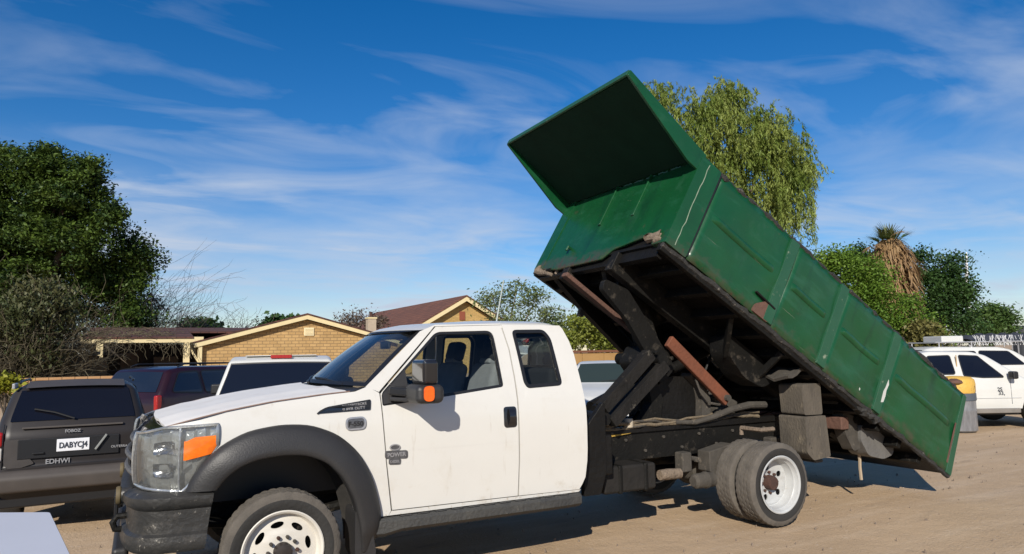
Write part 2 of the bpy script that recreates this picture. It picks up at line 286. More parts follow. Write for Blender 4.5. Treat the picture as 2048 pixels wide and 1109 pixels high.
def tag(o, label=None, cat=None, group=None, kind=None):
    if label: o['label'] = label
    if cat: o['category'] = cat
    if group: o['group'] = group
    if kind: o['kind'] = kind
    return o
def rnd(poly, r, n=5):
    """round the corners of a 2-D polygon"""
    out = []; m = len(poly)
    for i in range(m):
        p = np.array(poly[i], float); a = np.array(poly[i - 1], float) - p; b = np.array(poly[(i + 1) % m], float) - p
        la, lb = np.linalg.norm(a), np.linalg.norm(b); rr = (r[i] if isinstance(r, (list, tuple)) else r); d = min(rr, la * .45, lb * .45)
        if d < 1e-4: out.append(tuple(p)); continue
        A = p + a / la * d; B = p + b / lb * d
        for k in range(n + 1):
            t = k / n; out.append(tuple((1 - t) ** 2 * A + 2 * t * (1 - t) * p + t * t * B))
    return out
def inset(poly, d):
    """offset polygon towards its inside by d"""
    P = np.array(poly, float); n = len(P); ar = 0.5 * np.sum(P[:, 0] * np.roll(P[:, 1], -1) - np.roll(P[:, 0], -1) * P[:, 1]); s = 1 if ar > 0 else -1
    out = []
    for i in range(n):
        e1 = P[i] - P[i - 1]; e2 = P[(i + 1) % n] - P[i]; e1 /= np.linalg.norm(e1) + 1e-9; e2 /= np.linalg.norm(e2) + 1e-9
        n1 = np.array([-e1[1], e1[0]]) * s; n2 = np.array([-e2[1], e2[0]]) * s; b = n1 + n2; b /= np.linalg.norm(b) + 1e-9
        out.append(tuple(P[i] + b * d / max(0.5, b @ n1)))
    return out
def panel(outer, holes, f, step=0.09, side=-1):
    """fill a 2-D polygon with holes, grid it and map (x, z) -> 3-D with f; side = sign of the outward y"""
    rings = [outer] + list(holes); flat = [q for rg in rings for q in rg]
    bm = bmesh.new(); vs = [bm.verts.new((q[0], 0, q[1])) for q in flat]
    for t in tessellate_polygon([[Vector((q[0], q[1], 0)) for q in rg] for rg in rings]):
        try: bm.faces.new([vs[i] for i in t])
        except ValueError: pass
    xs = [q[0] for q in outer]; zs = [q[1] for q in outer]
    for ax, lo, hi in ((0, min(xs), max(xs)), (2, min(zs), max(zs))):
        k = math.floor(lo / step) + 1
        while k * step < hi - 1e-4:
            no = (1, 0, 0) if ax == 0 else (0, 0, 1); pc = (k * step, 0, 0) if ax == 0 else (0, 0, k * step)
            bmesh.ops.bisect_plane(bm, geom=bm.verts[:] + bm.edges[:] + bm.faces[:], plane_co=pc, plane_no=no, dist=1e-5); k += 1
    bmesh.ops.remove_doubles(bm, verts=bm.verts[:], dist=1e-5)
    for v in bm.verts: v.co = Vector(f(v.co.x, v.co.z))
    bm.normal_update()
    s = sum(fc.normal.y * fc.calc_area() for fc in bm.faces)
    if s * side < 0: bmesh.ops.reverse_faces(bm, faces=bm.faces[:])
    return bm
def text(name, body, size, m, parent, M, ext=0.002, bold=False, sx=1.0):
    cu = bpy.data.curves.new(name, 'FONT'); cu.body = body; cu.size = size; cu.extrude = ext; cu.align_x = 'CENTER'; cu.align_y = 'CENTER'
    if bold: cu.offset = size * 0.02
    tmp = bpy.data.objects.new('tmp', cu); col.objects.link(tmp); dg = bpy.context.evaluated_depsgraph_get(); me = bpy.data.meshes.new_from_object(tmp.evaluated_get(dg)); bpy.data.objects.remove(tmp)
    for v in me.vertices: v.co.x *= sx
    me.transform(M); me.materials.clear(); me.materials.append(m); me.name = name
    o = bpy.data.objects.new(name, me); col.objects.link(o); o.parent = parent; return o
def copy_tree(o, parent=None):
    c = o.copy(); col.objects.link(c); c.parent = parent
    for ch in list(o.children): copy_tree(ch, c)
    return c

# ------------------------------------------------------------------ ground
def build_ground():
    m = bpy.data.materials.new('packed_dirt'); m.use_nodes = True; nt = m.node_tree; N = nt.nodes; L = nt.links; b = N['Principled BSDF']; b.inputs['Roughness'].default_value = 0.95; b.inputs['Specular IOR Level'].default_value = 0.15
    tc = N.new('ShaderNodeTexCoord')
    def noise(sc, det, st=(1, 1, 1), rot=0):
        mp = N.new('ShaderNodeMapping'); mp.inputs['Scale'].default_value = st; mp.inputs['Rotation'].default_value = (0, 0, R(rot)); L.new(tc.outputs['Object'], mp.inputs[0])
        n = N.new('ShaderNodeTexNoise'); n.inputs['Scale'].default_value = sc; n.inputs['Detail'].default_value = det; n.inputs['Roughness'].default_value = 0.62; L.new(mp.outputs[0], n.inputs['Vector']); return n.outputs[0]
    def mixc(fac, lo, hi, a, c):
        mr = N.new('ShaderNodeMapRange'); mr.inputs[1].default_value = lo; mr.inputs[2].default_value = hi; L.new(fac, mr.inputs[0])
        mx = N.new('ShaderNodeMix'); mx.data_type = 'RGBA'; L.new(mr.outputs[0], mx.inputs[0])
        if isinstance(a, tuple): mx.inputs[6].default_value = (*a, 1)
        else: L.new(a, mx.inputs[6])
        mx.inputs[7].default_value = (*c, 1); return mx.outputs[2]
    c = mixc(noise(0.6, 8), 0.35, 0.68, (0.50, 0.362, 0.230), (0.425, 0.305, 0.192))
    c = mixc(noise(1.1, 5, (0.25, 2.2, 1), -28), 0.50, 0.72, c, (0.54, 0.41, 0.28))
    c = mixc(noise(2.6, 6, (0.35, 1.6, 1), -28), 0.60, 0.75, c, (0.33, 0.245, 0.17))
    c = mixc(noise(24, 6), 0.60, 0.72, c, (0.54, 0.43, 0.32))
    c = mixc(noise(55, 4), 0.63, 0.70, c, (0.20, 0.15, 0.11))
    c = mixc(noise(1.4, 6, (.7, 1, 1), 10), .66, .76, c, (0.27, 0.20, 0.14))
    L.new(c, b.inputs['Base Color'])
    ad = N.new('ShaderNodeMath'); ad.operation = 'MULTIPLY_ADD'; ad.inputs[1].default_value = 0.5; L.new(noise(40, 7), ad.inputs[0]); L.new(noise(3.0, 6), ad.inputs[2])
    bp = N.new('ShaderNodeBump'); bp.inputs['Strength'].default_value = 0.55; bp.inputs['Distance'].default_value = 0.04; L.new(ad.outputs[0], bp.inputs['Height']); L.new(bp.outputs[0], b.inputs['Normal'])
    n = 90; xs = np.concatenate([[-1500, -400, -120, -50], np.linspace(-14, 30, n), [60, 140, 500, 1500]]); ysl = np.concatenate([[-1500, -300, -60], np.linspace(-9, 30, n), [60, 140, 500, 1500]])
    mb = MB(); rows = []
    for y in ysl:
        row = []
        for x in xs:
            h = 0.012 * math.sin(x * 1.3 + y * .7) * math.sin(y * 1.1 - x * .4) + 0.008 * math.sin(x * 3.1 + 1) * math.sin(y * 2.7)
            near = -14 < x < 30 and -9 < y < 30
            row.append((x, y, (h - 0.02) if near else -0.02))
        rows.append(row)
    mb.grid(rows); o = mk('ground', mb, m, fix=False); tag(o, 'bare tan packed dirt yard under the parked vehicles', 'ground', kind='structure')
    # loose stones scattered over the yard
    sm = mat('yard_stone', (0.24, 0.19, 0.14), 0.95, (0.13, 0.10, 0.08), 6, 0.4); sb = MB()
    for k in range(1300):
        x = rng.uniform(-4, 16); y = rng.uniform(-4, 8); s = rng.gamma(2.0, 0.0028) + 0.003
        a = rng.uniform(0, 6.28); vs = []
        for q in range(5): t = a + q * 1.2566; rr = s * rng.uniform(.7, 1.2); vs.append((x + rr * math.cos(t), y + rr * math.sin(t), -0.03))
        for q in range(5): t = a + q * 1.2566; rr = s * rng.uniform(.4, .8); vs.append((x + rr * math.cos(t), y + rr * math.sin(t), -0.004 + s * .5))
        sb.add(vs, [(5, 6, 7, 8, 9)] + [(i, (i + 1) % 5, 5 + (i + 1) % 5, 5 + i) for i in range(5)])
    o = mk('gravel', sb, sm, fix=False, smooth=False); tag(o, 'small loose stones scattered over the dirt yard', 'gravel', kind='stuff')
build_ground()

# ------------------------------------------------------------------ the dump truck
truck = tag(empty('dump_truck'), 'white extended cab dump truck with its green tipping bed raised', 'dump truck')
def ys(x, z):
    y = float(np.interp(z, [.4, .5, .9, 1.1, 1.25, 1.38, 1.5, 1.75, 2.0], [.975, .995, 1.01, 1.012, 1.005, .985, .945, .862, .765]))
    if x < -.42: y -= .20 * ((-.42 - x) / .45) ** 2
    return y
def sidef(s, off=0.0): return lambda x, z: (x, s * (ys(x, z) - off), z)
DOORG = rnd([(.722, 1.356), (.722, 1.452), (1.235, 1.925), (1.762, 1.937), (1.778, 1.462), (1.22, 1.402)], [.02, .03, .05, .07, .03, .02])
QWIN = rnd([(1.945, 1.943), (2.27, 1.946), (2.325, 1.87), (2.352, 1.455), (2.0, 1.442), (1.972, 1.49)], [.05, .06, .04, .05, .04, .04])
ARCH = [(-.432, .865), (-.394, .926), (-.308, 1.003), (-.191, 1.045), (-.011, 1.061), (.145, 1.048), (.289, .987), (.405, .865), (.489, .695), (.535, .498), (.545, .40)]
FLO = [(-.625, .863), (-.597, .94), (-.531, 1.04), (-.423, 1.149), (-.251, 1.236), (-.024, 1.269), (.182, 1.256), (.379, 1.177), (.531, 1.044), (.637, .855), (.70, .632), (.715, .54), (.69, .42), (.62, .33)]
def resample(pts, n):
    P = np.array(pts, float); s = np.concatenate([[0], np.cumsum(np.linalg.norm(np.diff(P, axis=0), axis=1))]); t = np.linspace(0, s[-1], n)
    return [(float(np.interp(q, s, P[:, 0])), float(np.interp(q, s, P[:, 1]))) for q in t]
def smoothpts(pts, n, it=2):
    P = np.array(resample(pts, n))
    for _ in range(it): P[1:-1] = .25 * P[:-2] + .5 * P[1:-1] + .25 * P[2:]
    return [tuple(q) for q in P]
def build_cab():
    for s in (-1, 1):
        # front wing
        fen = [(-.75, 1.287), (-.55, 1.325), (-.38, 1.368), (-.07, 1.418), (.31, 1.457), (.52, 1.472), (.615, 1.505), (.705, 1.455), (.709, 1.393), (.722, 1.2), (.744, .94), (.788, .579), (.77, .545), (.70, .545)]
        fen += [(.69, .5), (.60, .45)] + list(reversed(ARCH[:-1])) + [(-.60, .87), (-.50, 1.06), (-.42, 1.16), (-.432, 1.288), (-.6, 1.285)]
        o = mk('front_wing', panel(fen, [], sidef(s), side=s), WHITE, truck, solid=.02)
        # wheel arch flare
        N_ = 44; A = smoothpts(FLO, N_); Bq = smoothpts(ARCH + [(.545, .33)], N_); mb = MB(); rows = []
        for i in range(N_):
            (xo, zo), (xi, zi) = A[i], Bq[i]; base = ys(xo, zo); rows.append([])
            for t, dy in ((0, -.01), (.03, .035), (.2, .062), (.45, .085), (.75, .098), (.93, .10), (1.0, .088), (1.0, .05), (1.0, -.02)):
                rows[-1].append((xo + (xi - xo) * t, s * (base + dy), zo + (zi - zo) * t))
        mb.grid(rows); mk('wheel_arch_flare', mb, TRIM, truck, angle=50)
        # arch liner, dirty plastic
        mb = MB(); rows = []
        for i in range(N_):
            xi, zi = Bq[i]; wob = .02 * math.sin(i * .9)
            rows.append([(xi, s * 1.06, zi), (xi + .02 * (xi > .2), s * .9, zi + .03 + wob), (xi + .03 * (xi > .2), s * .72, zi + .03), (xi, s * .55, zi - .02)])
        mb.grid(rows); mk('wheel_arch_liner', mb, mat('liner_plastic', (.018, .017, .016), .9, (.045, .04, .034), 5, .5, bump=.4), truck)
        mk('mud_flap', MB().prism(rnd([(.50, .62), (.60, .62), (.66, .30), (.56, .20), (.50, .30)], .03), .78, 1.06, lambda q, t: (q[0], s * t, q[1])), TRIM, truck, bevel=.006)
        # pillar, door, rear quarter, rocker
        pil = [(.605, 1.505), (.705, 1.462), (.72, 1.478), (1.232, 1.972), (1.85, 1.988), (1.85, 1.997), (1.24, 1.985), (1.10, 1.93)]
        mk('windscreen_pillar', panel(pil, [], sidef(s, .004), side=s), WHITE, truck, solid=.05)
        door = [(.717, 1.452), (.718, 1.393), (.731, 1.2), (.753, .94), (.799, .583), (1.871, .573), (1.882, .842), (1.882, 1.244), (1.887, 1.54), (1.881, 1.769), (1.848, 1.983), (1.24, 1.968)]
        d = mk('door', panel(door, [DOORG], sidef(s), side=s), WHITE, truck, solid=.03)
        ring = inset(DOORG, .022); mk('window_seal', panel(DOORG, [ring], sidef(s, .006), side=s), BLACK, d, solid=.03)
        mk('window_glass', panel(inset(DOORG, .018), [], sidef(s, .02), side=s), GLASS, d)
        mk('mirror_sail', panel([(.735, 1.37), (.735, 1.447), (.93, 1.63), (.945, 1.40)], [], sidef(s, -.002), side=s), TRIM, d, solid=.02)
        hb = rnd([(1.748, 1.30), (1.868, 1.30), (1.868, 1.13), (1.748, 1.13)], .03); mk('handle_recess', panel(hb, [], sidef(s, -.003), side=s), BLACKGL, d, solid=.004)
        mb = MB(); rows = []
        for k in range(9): a = math.pi * k / 8; rows.append([(1.79 + .055 * q, s * (ys(1.8, 1.2) + .008 + .026 * math.sin(a)), 1.285 - .14 * k / 8) for q in (0, .3, .7, 1)])
        mb.grid(rows); mk('handle', mb, BLACKGL, d, solid=.008)
        mk('door_moulding', panel([(.742, 1.015), (.742, 1.013), (1.874, 1.013), (1.874, 1.015)], [], sidef(s, -.001), side=s), WHITE, d)
        q = [(1.860, 1.986), (1.893, 1.769), (1.899, 1.54), (1.894, 1.244), (1.894, .842), (1.883, .572), (2.475, .562), (2.505, .60), (2.540, .66), (2.560, .80), (2.564, .9), (2.564, 1.208), (2.550, 1.481), (2.536, 1.72), (2.515, 1.84), (2.475, 1.95), (2.45, 1.982)]
        qp = mk('rear_quarter', panel(q, [QWIN], sidef(s), side=s), WHITE, truck, solid=.03)
        mk('quarter_window_seal', panel(QWIN, [inset(QWIN, .03)], sidef(s, -.006), side=s), BLACK, qp, solid=.02)
        mk('quarter_window_glass', panel(inset(QWIN, .026), [], sidef(s, .008), side=s), GLASS, qp)
        mk('rocker_panel', panel([(.772, .545), (2.47, .541), (2.492, .558), (1.88, .566), (.793, .575)], [], sidef(s, .002), side=s), WHITE, truck, solid=.05)
        # lining behind the panels, closes the shut lines
        lin = [(.64, 1.47), (.80, .56), (2.45, .56), (2.54, .9), (2.53, 1.48), (2.45, 1.94), (1.25, 1.96)]
        mk('cab_lining', panel(lin, [inset(DOORG, -.004), inset(QWIN, -.004)], sidef(s, .045), side=s), INTER, truck, solid=.02)
        # running board
        mb = MB(); rows = []
        for x, dy in ((.62, -.02), (.72, .0), (.86, .03), (1.5, .03), (2.3, .03), (2.46, .01), (2.49, -.05)):
            w = 1.05 + dy; z0 = .40 if x < .8 else .43
            rows.append([(x, s * .80, z0 + .02), (x, s * .82, .535), (x, s * (w - .02), .535), (x, s * w, .52), (x, s * w, z0 + .03), (x, s * (w - .04), z0), (x, s * .80, z0)])
        mb.grid(rows); mb.f.append(tuple(range(7))); mb.f.append(tuple(len(mb.v) - 1 - i for i in range(7)))
        rb = mk('running_board', mb, RUNB, truck, bevel=.008)
        for k in range(11):
            x = .9 + k * .14; mk('tread_strip', MB().box((x, s * .985, .537), (.09, .10, .006)), BLACK, rb)
    # hood
    edge = [(-.745, 1.283), (-.60, 1.322), (-.38, 1.374), (-.07, 1.424), (.31, 1.463), (.50, 1.475)]
    E_ = smoothpts(edge, 20, 1); mb = MB(); rows = []
    for (x, z) in E_:
        row = []
        for k in range(25):
            t = -1 + k / 12; y = t * (.875 - .06 * max(0, (-.45 - x) / .3)); cr = 1 - t * t; xx = x - (.06 if x < -.5 else .0) * cr - .13 * cr * min(1, max(0, (x + .1) / .6)) ** 2
            zz = z + .022 * cr + .012 * math.exp(-((abs(t) - .55) / .12) ** 2)
            if abs(t) > .93: zz -= .012
            row.append((xx, y, zz))
        rows.append(row)
    mb.grid(rows); mk('hood', mb, HOOD, truck, solid=.02, angle=60)
    for s in (-1, 1): mk('hood_seam', MB().tube([(x, s * (.885 - .06 * max(0, (-.45 - x) / .3)), z - .004) for x, z in E_], .006, 6), RUSTSEAM, truck)
    # cowl and wipers
    mb = MB(); rows = []
    for k in range(13):
        t = -1 + k / 6; y = t * .90; cx = .50 - .13 * (1 - t * t); wx = .64 - .24 * (1 - t * t)
        rows.append([(cx - .02, y, 1.462), (cx + .03, y, 1.478), (wx, y, 1.492), (wx + .06, y, 1.46)])
    mb.grid(rows); cw = mk('cowl', mb, TRIM, truck, solid=.02)
    for y0, y1 in ((-.62, .02), (.05, .66)):
        mk('wiper', MB().tube([(.36 + .28 * (y0 / .9) ** 2 + .02, y0, 1.515), (.43 + .25 * ((y0 + y1) / 1.8) ** 2, (y0 + y1) / 2, 1.55), (.44 + .25 * (y1 / .9) ** 2, y1, 1.555)], .010, 6), BLACK, cw)
    # windscreen
    def ws(t, v):
        y = t * (.925 + (.775 - .925) * v); c = 1 - t * t
        x = (.635 + (1.135 - .635) * v) - c * (.235 + (.145 - .235) * v); z = 1.50 + .435 * v + .02 * math.sin(math.pi * v) + .01 * c
        return (x, y, z)
    mb = MB(); mb.grid([[ws(-.97 + 1.94 * k / 20, v / 10) for k in range(21)] for v in range(11)])
    w = mk('windscreen', mb, WSGLASS, truck)
    mb = MB(); e = []
    ring = [(-1 + k / 10, 0) for k in range(21)] + [(1, v / 10) for v in range(1, 11)] + [(1 - k / 10, 1) for k in range(1, 21)] + [(-1, 1 - v / 10) for v in range(1, 10)]
    out, inn = [], []
    for t, v in ring: out.append(ws(t, v)); inn.append(ws(t * .93, .055 + v * .90))
    n = len(ring); mb.add([(p[0] - .006, p[1], p[2] + .006) for p in out + inn], [(i, (i + 1) % n, n + (i + 1) % n, n + i) for i in range(n)])
    mk('windscreen_seal', mb, BLACK, w)
    # roof
    Y = [0, .2, .4, .55, .65, .71, .745, .762, .771]; DZ = [0, -.002, -.009, -.019, -.03, -.041, -.054, -.068, -.085]
    ysec = [-q for q in reversed(Y[1:])] + Y; dsec = list(reversed(DZ[1:])) + DZ; mb = MB(); rows = []
    for k in range(22):
        t = k / 21; row = []; zt = float(np.interp(t, [0, .05, .15, .55, .9, .97, 1], [1.955, 1.985, 2.012, 2.047, 2.045, 2.03, 1.99])); ds = float(np.interp(t, [0, .1, .95, 1], [.35, 1, 1, .5]))
        for y, d in zip(ysec, dsec):
            xf = .985 + .16 * (y / .77) ** 2; row.append((xf + (2.49 - .03 * (y / .77) ** 2 - xf) * t, y, zt + d * ds))
        rows.append(row)
    mb.grid(rows); mk('roof', mb, WHITE, truck, solid=.02, angle=50)
    mb = MB(); mb.grid([[(x, y, z) for y in (-.74, -.4, 0, .4, .74)] for x, z in ((1.02, 1.93), (1.3, 1.965), (2.3, 1.97), (2.47, 1.9))]); mk('headlining', mb, INTER, truck)
    # back of cab
    xb = lambda z: float(np.interp(z, [.54, .65, .9, 1.2, 1.48, 1.78, 1.97], [2.48, 2.538, 2.563, 2.562, 2.544, 2.528, 2.458])) - .012
    RW = rnd([(-.62, 1.50), (.62, 1.50), (.56, 1.88), (-.56, 1.88)], .06)
    outl = [(-.985, .56), (.985, .56), (1.0, .9), (.975, 1.38), (.93, 1.5), (.85, 1.75), (.765, 1.97), (-.765, 1.97), (-.85, 1.75), (-.93, 1.5), (-.975, 1.38), (-1.0, .9)]
    bp = mk('cab_back', panel(outl, [RW], lambda y, z: (xb(z), y, z)), WHITE, truck)
    mk('rear_window', panel(RW, [], lambda y, z: (xb(z) + .004, y, z)), GLASS, bp); mk('rear_window_seal', panel(RW, [inset(RW, .03)], lambda y, z: (xb(z) + .008, y, z)), BLACK, bp)
    mk('cab_back_lining', panel(inset(outl, .04), [inset(RW, -.01)], lambda y, z: (xb(z) - .03, y, z)), INTER, bp)
    # inside
    mk('cab_floor', MB().box((1.6, 0, .62), (1.9, 1.86, .06)), INTER, truck)
    mk('firewall', MB().box((.66, 0, 1.0), (.05, 1.8, .9)), INTER, truck)
    mb = MB(); mb.grid([[(x, y, z) for y in (-.88, -.5, 0, .5, .88)] for x, z in ((.50, 1.455), (.72, 1.46), (.9, 1.44), (1.02, 1.36), (1.03, 1.1), (.95, .9))]); mk('dashboard', mb, INTER, truck, solid=.02)
    mb = MB(); n = 28; vs = []; fs = []
    for k in range(n):
        a = 2 * math.pi * k / n
        for j in range(8):
            b = 2 * math.pi * j / 8; rr = .185 + .016 * math.cos(b); q = Vector((0.016 * math.sin(b), rr * math.cos(a), rr * math.sin(a))); q = Matrix.Rotation(R(-28), 3, 'Y') @ q; vs.append((1.18 + q.x, -.40 + q.y, 1.38 + q.z))
            fs.append((k * 8 + j, k * 8 + (j + 1) % 8, ((k + 1) % n) * 8 + (j + 1) % 8, ((k + 1) % n) * 8 + j))
    mb.add(vs, fs); mb.tube([(1.18, -.40, 1.38), (.98, -.40, 1.27)], .035, 10); mb.beam((1.18, -.58, 1.38), (1.18, -.22, 1.38), .03, .05)
    mk('steering_wheel', mb, BLACK, truck)
    for y in (-.42, .42):
        st = mk('seat', MB().box((1.52, y, .98), (.55, .50, .20)), SEAT, truck, bevel=.06, seg=3)
        M = Matrix.Rotation(R(16), 3, 'Y'); mk('seat_back', MB().box((1.83, y, 1.33), (.15, .50, .66), M), SEAT, st, bevel=.06, seg=3)
        mk('headrest', MB().box((1.94, y, 1.76), (.12, .27, .20), M), SEATD, st, bevel=.045, seg=3)
        mk('headrest_cover', MB().box((1.915, y, 1.66), (.13, .22, .05), M), SEAT, st, bevel=.02)
    mk('rear_bench', MB().box((2.42, 0, 1.3), (.14, 1.5, .6)), SEATD, truck, bevel=.05)
    mk('sun_visor', MB().box((1.22, -.36, 1.90), (.20, .42, .02), Matrix.Rotation(R(-35), 3, 'Y')), INTER, truck, bevel=.01)
    mk('rear_view_mirror', MB().box((1.06, 0, 1.83), (.03, .24, .07)), BLACK, truck, bevel=.015)
RUNB = mat('running_board_rubber', (0.026, 0.027, 0.028), 0.7, (0.06, 0.058, 0.052), 7, 0.45, bump=0.5, bscale=40, wear=((0.19, 0.175, 0.15), 20, 0.66, 0.08))
HOOD = mat('faded_hood_paint', (0.70, 0.66, 0.61), 0.5, (0.76, 0.74, 0.70), 2.2, 0.4, wear=[((0.52, 0.44, 0.38), 3.2, 0.56, 0.22), ((0.30, 0.20, 0.16), 9, 0.72, 0.06)])
RUSTSEAM = mat('rust_seam', (0.16, 0.09, 0.065), 0.9, (0.30, 0.22, 0.18), 9, 0.4)
build_cab()

def build_front():
    # plan curve of the nose, from the centre outwards
    mb = MB(); rows = []
    for k in range(21):
        t = -1 + k / 10; y = .66 * t; fx = .055 * t * t
        rows.append([(-.74 + .02 * t * t, y * 1.16, 1.292), (-.80 + fx, y * 1.10, 1.278), (-.87 + fx, y, 1.25), (-.915 + fx, y, 1.20), (-.94 + fx, y, 1.10), (-.95 + fx, y, .98), (-.945 + fx, y, .90), (-.90 + fx, y, .86)])
    mb.grid(rows); g = mk('grille', mb, BLACKGL, truck, solid=.02)
    for z in (.95, 1.05, 1.15):
        mb = MB(); mb.tube([(-.972 + .055 * (k / 5 - 1) ** 2 + (.03 if z > 1.1 else 0), .60 * (k / 5 - 1), z) for k in range(11)], .022, 8); mk('grille_bar', mb, GRILLEG, g)
    for s in (-1, 1):
        mk('grille_surround', MB().tube([(-.86, s * .64, 1.265), (-.895, s * .645, 1.20), (-.91, s * .645, 1.05), (-.905, s * .64, .90)], .026, 8), GRILLEG, g)
        plan = [(-.905, .60), (-.885, .70), (-.85, .80), (-.79, .87), (-.70, .925), (-.58, .962), (-.43, .992)]
        def hl(t, v, off=0.0):
            P = resample(plan, 41); i = t * 40; a = int(min(39, math.floor(i))); fr = i - a; x = P[a][0] * (1 - fr) + P[a + 1][0] * fr; y = P[a][1] * (1 - fr) + P[a + 1][1] * fr
            dx, dy = P[a + 1][0] - P[a][0], P[a + 1][1] - P[a][1]; l = math.hypot(dx, dy); nx, ny = -dy / l, dx / l
            zt = float(np.interp(x, [-.9, -.85, -.75, -.43], [1.235, 1.25, 1.28, 1.292])); zb = float(np.interp(x, [-.9, -.80, -.63, -.54, -.47, -.43], [.885, .875, .862, .97, 1.08, 1.15]))
            bul = .018 * math.sin(math.pi * v) ** .5 if 0 < v < 1 else 0
            return (x + nx * (off + bul), s * (y + ny * (off + bul)), zb + (zt - zb) * v)
        mb = MB(); mb.grid([[hl(i / 26, j / 12, -.035 + (.022 if (i // 3 + j // 4) % 2 else 0)) for j in range(13)] for i in range(27)]); h = mk('headlight', mb, REFL, truck, angle=25)
        mb = MB(); mb.grid([[hl(i / 26, j / 12, .008) for j in range(13)] for i in range(27)]); mk('lens', mb, LENS, h)
        rim = [hl(i / 26, 0, .012) for i in range(27)] + [hl(1, j / 12, .012) for j in range(1, 13)] + [hl(1 - i / 26, 1, .012) for i in range(1, 27)] + [hl(0, 1 - j / 12, .012) for j in range(1, 12)]
        mk('lens_rim', MB().tube(rim + [rim[0]], .011, 6), REFL, h)
        mb = MB(); rows = []
        for i in range(13):
            t = .70 + .29 * i / 12; z0 = hl(t, 0)[2]; z1 = hl(t, 1)[2]; x_ = hl(t, .5)[0]; zl = max(z0 + .012, float(np.interp(x_, [-.62, -.47, -.44], [1.065, 1.10, 1.135]))); zh = float(np.interp(x_, [-.62, -.57, -.44], [1.19, 1.215, 1.222])); rows.append([hl(t, (zl + (zh - zl) * j / 6 - z0) / (z1 - z0), .014) for j in range(7)])
        mb.grid(rows); mk('amber_lens', mb, AMBER, h, solid=.006)
        for (t, v, w, hh) in ((.50, .68, .10, .10), (.50, .32, .10, .11)):
            mb = MB(); c = Vector(hl(t, v, -.004)); mb.grid([[hl(t - w + 2 * w * i / 6, v - hh + 2 * hh * j / 6, -.004 - .03 * max(0, 1 - ((i - 3) / 3) ** 2 - ((j - 3) / 3) ** 2)) for j in range(7)] for i in range(7)]); mk('reflector_bowl', mb, CHROME, h)
        mk('lamp_divider', MB().tube([hl(.66, v / 8, .010) for v in range(9)], .008, 6), REFL, h)
    # bumper
    plan = [(-1.0, 0), (-.995, .35), (-.985, .62), (-.965, .80), (-.925, .92), (-.86, 1.0), (-.75, 1.035), (-.60, 1.045), (-.45, 1.05)]
    P = smoothpts(plan, 26, 2); full = [(x, -y) for x, y in reversed(P)] + P[1:]
    sec = [(.485, -.05), (.49, -.012), (.52, .008), (.56, .004), (.595, .0), (.61, -.026), (.64, -.028), (.70, -.028), (.755, -.028), (.772, -.004), (.80, .014), (.84, .010), (.862, -.03), (.865, -.10)]
    mb = MB(); rows = []
    for i, (x, y) in enumerate(full):
        a = full[max(0, i - 1)]; b = full[min(len(full) - 1, i + 1)]; dx, dy = b[0] - a[0], b[1] - a[1]; l = math.hypot(dx, dy); nx, ny = -dy / l, dx / l; row = []
        for z, o in sec:
            xx = x + nx * o; yy = y + ny * o
            if xx > -.60: xx -= (xx + .60) * (.865 - z) * .9
            row.append((xx, yy, z - .012 * (abs(y) < .5)))
        rows.append(row)
    mb.grid(rows); bp = mk('front_bumper', mb, BUMPER, truck, angle=60, solid=.012)
    mb = MB(); mb.box((-.99, 0, .44), (.10, 1.5, .12)); mk('valance', mb, TRIM, bp, bevel=.03)
    for s in (-1, 1):
        mb = MB().lathe([(.0, -.04), (.045, -.035), (.055, -.02), (.055, .05), (.04, .07)], (-.985, s * .62, .82), 20, 'x'); f = mk('fog_lamp', mb, BUMPER, bp)
        mk('fog_lamp_ring', MB().lathe([(.056, -.03), (.062, -.02), (.062, -.005), (.056, .002)], (-1.0, s * .62, .82), 24, 'x'), mat('yellowed_plastic', (.10, .075, .035), .7), bp)
        mk('tow_hook', MB().tube([(-.93, s * .5, .66), (-1.02, s * .5, .66), (-1.045, s * .5, .62), (-1.03, s * .5, .575), (-.98, s * .5, .57)], .022, 8), BLACKST, bp)
    mk('licence_holder', MB().box((-1.035, 0, .66), (.025, .34, .17)), BLACK, bp, bevel=.006)
    # mirrors
    for s in (-1, 1):
        m = mk('mirror', MB().box((.965, s * 1.235, 1.452), (.22, .30, .14)), TRIM, truck, bevel=.045, seg=3)
        mk('mirror_arm', MB().beam((.80, s * .985, 1.47), (.90, s * 1.14, 1.46), .10, .07), BLACK, m, bevel=.02)
        mk('mirror_arm', MB().beam((.80, s * .985, 1.41), (.90, s * 1.14, 1.405), .08, .03), TRIM, m, bevel=.01)
        mk('mirror_glass', MB().box((.97, s * 1.235, 1.612), (.12, .27, .185)), BLACKGL, m, bevel=.03, seg=3)
        mk('amber_marker', MB().prism(rnd([(-.04, -.055), (.04, -.055), (.04, .055), (-.04, .055)], .035), 0, 1, lambda q, t: (.945 + q[0], s * (1.384 + .012 * t), 1.458 + q[1])), AMBERM, m, bevel=.004)
    # side vent, badges
    for s in (-1, 1):
        vo = rnd([(.225, 1.325), (.245, 1.345), (.30, 1.372), (.632, 1.412), (.625, 1.335)], [.01, .02, .03, .012, .012])
        v = mk('side_vent', panel(vo, [], sidef(s, -.006), side=s), BLACKGL, truck, solid=.01)
        mk('vent_rim', panel(vo, [inset(vo, .011)], sidef(s, -.011), side=s), BLACK, v, solid=.008)
        Ms = lambda x, z, tilt=0: Matrix.Translation((x, s * (ys(x, z) + .009), z)) @ Matrix.Rotation(R(90), 4, 'X') @ Matrix.Rotation(R(tilt), 4, 'Z') if s < 0 else Matrix.Translation((x, s * (ys(x, z) + .009), z)) @ Matrix.Rotation(R(180), 4, 'Z') @ Matrix.Rotation(R(90), 4, 'X') @ Matrix.Rotation(R(-tilt), 4, 'Z')
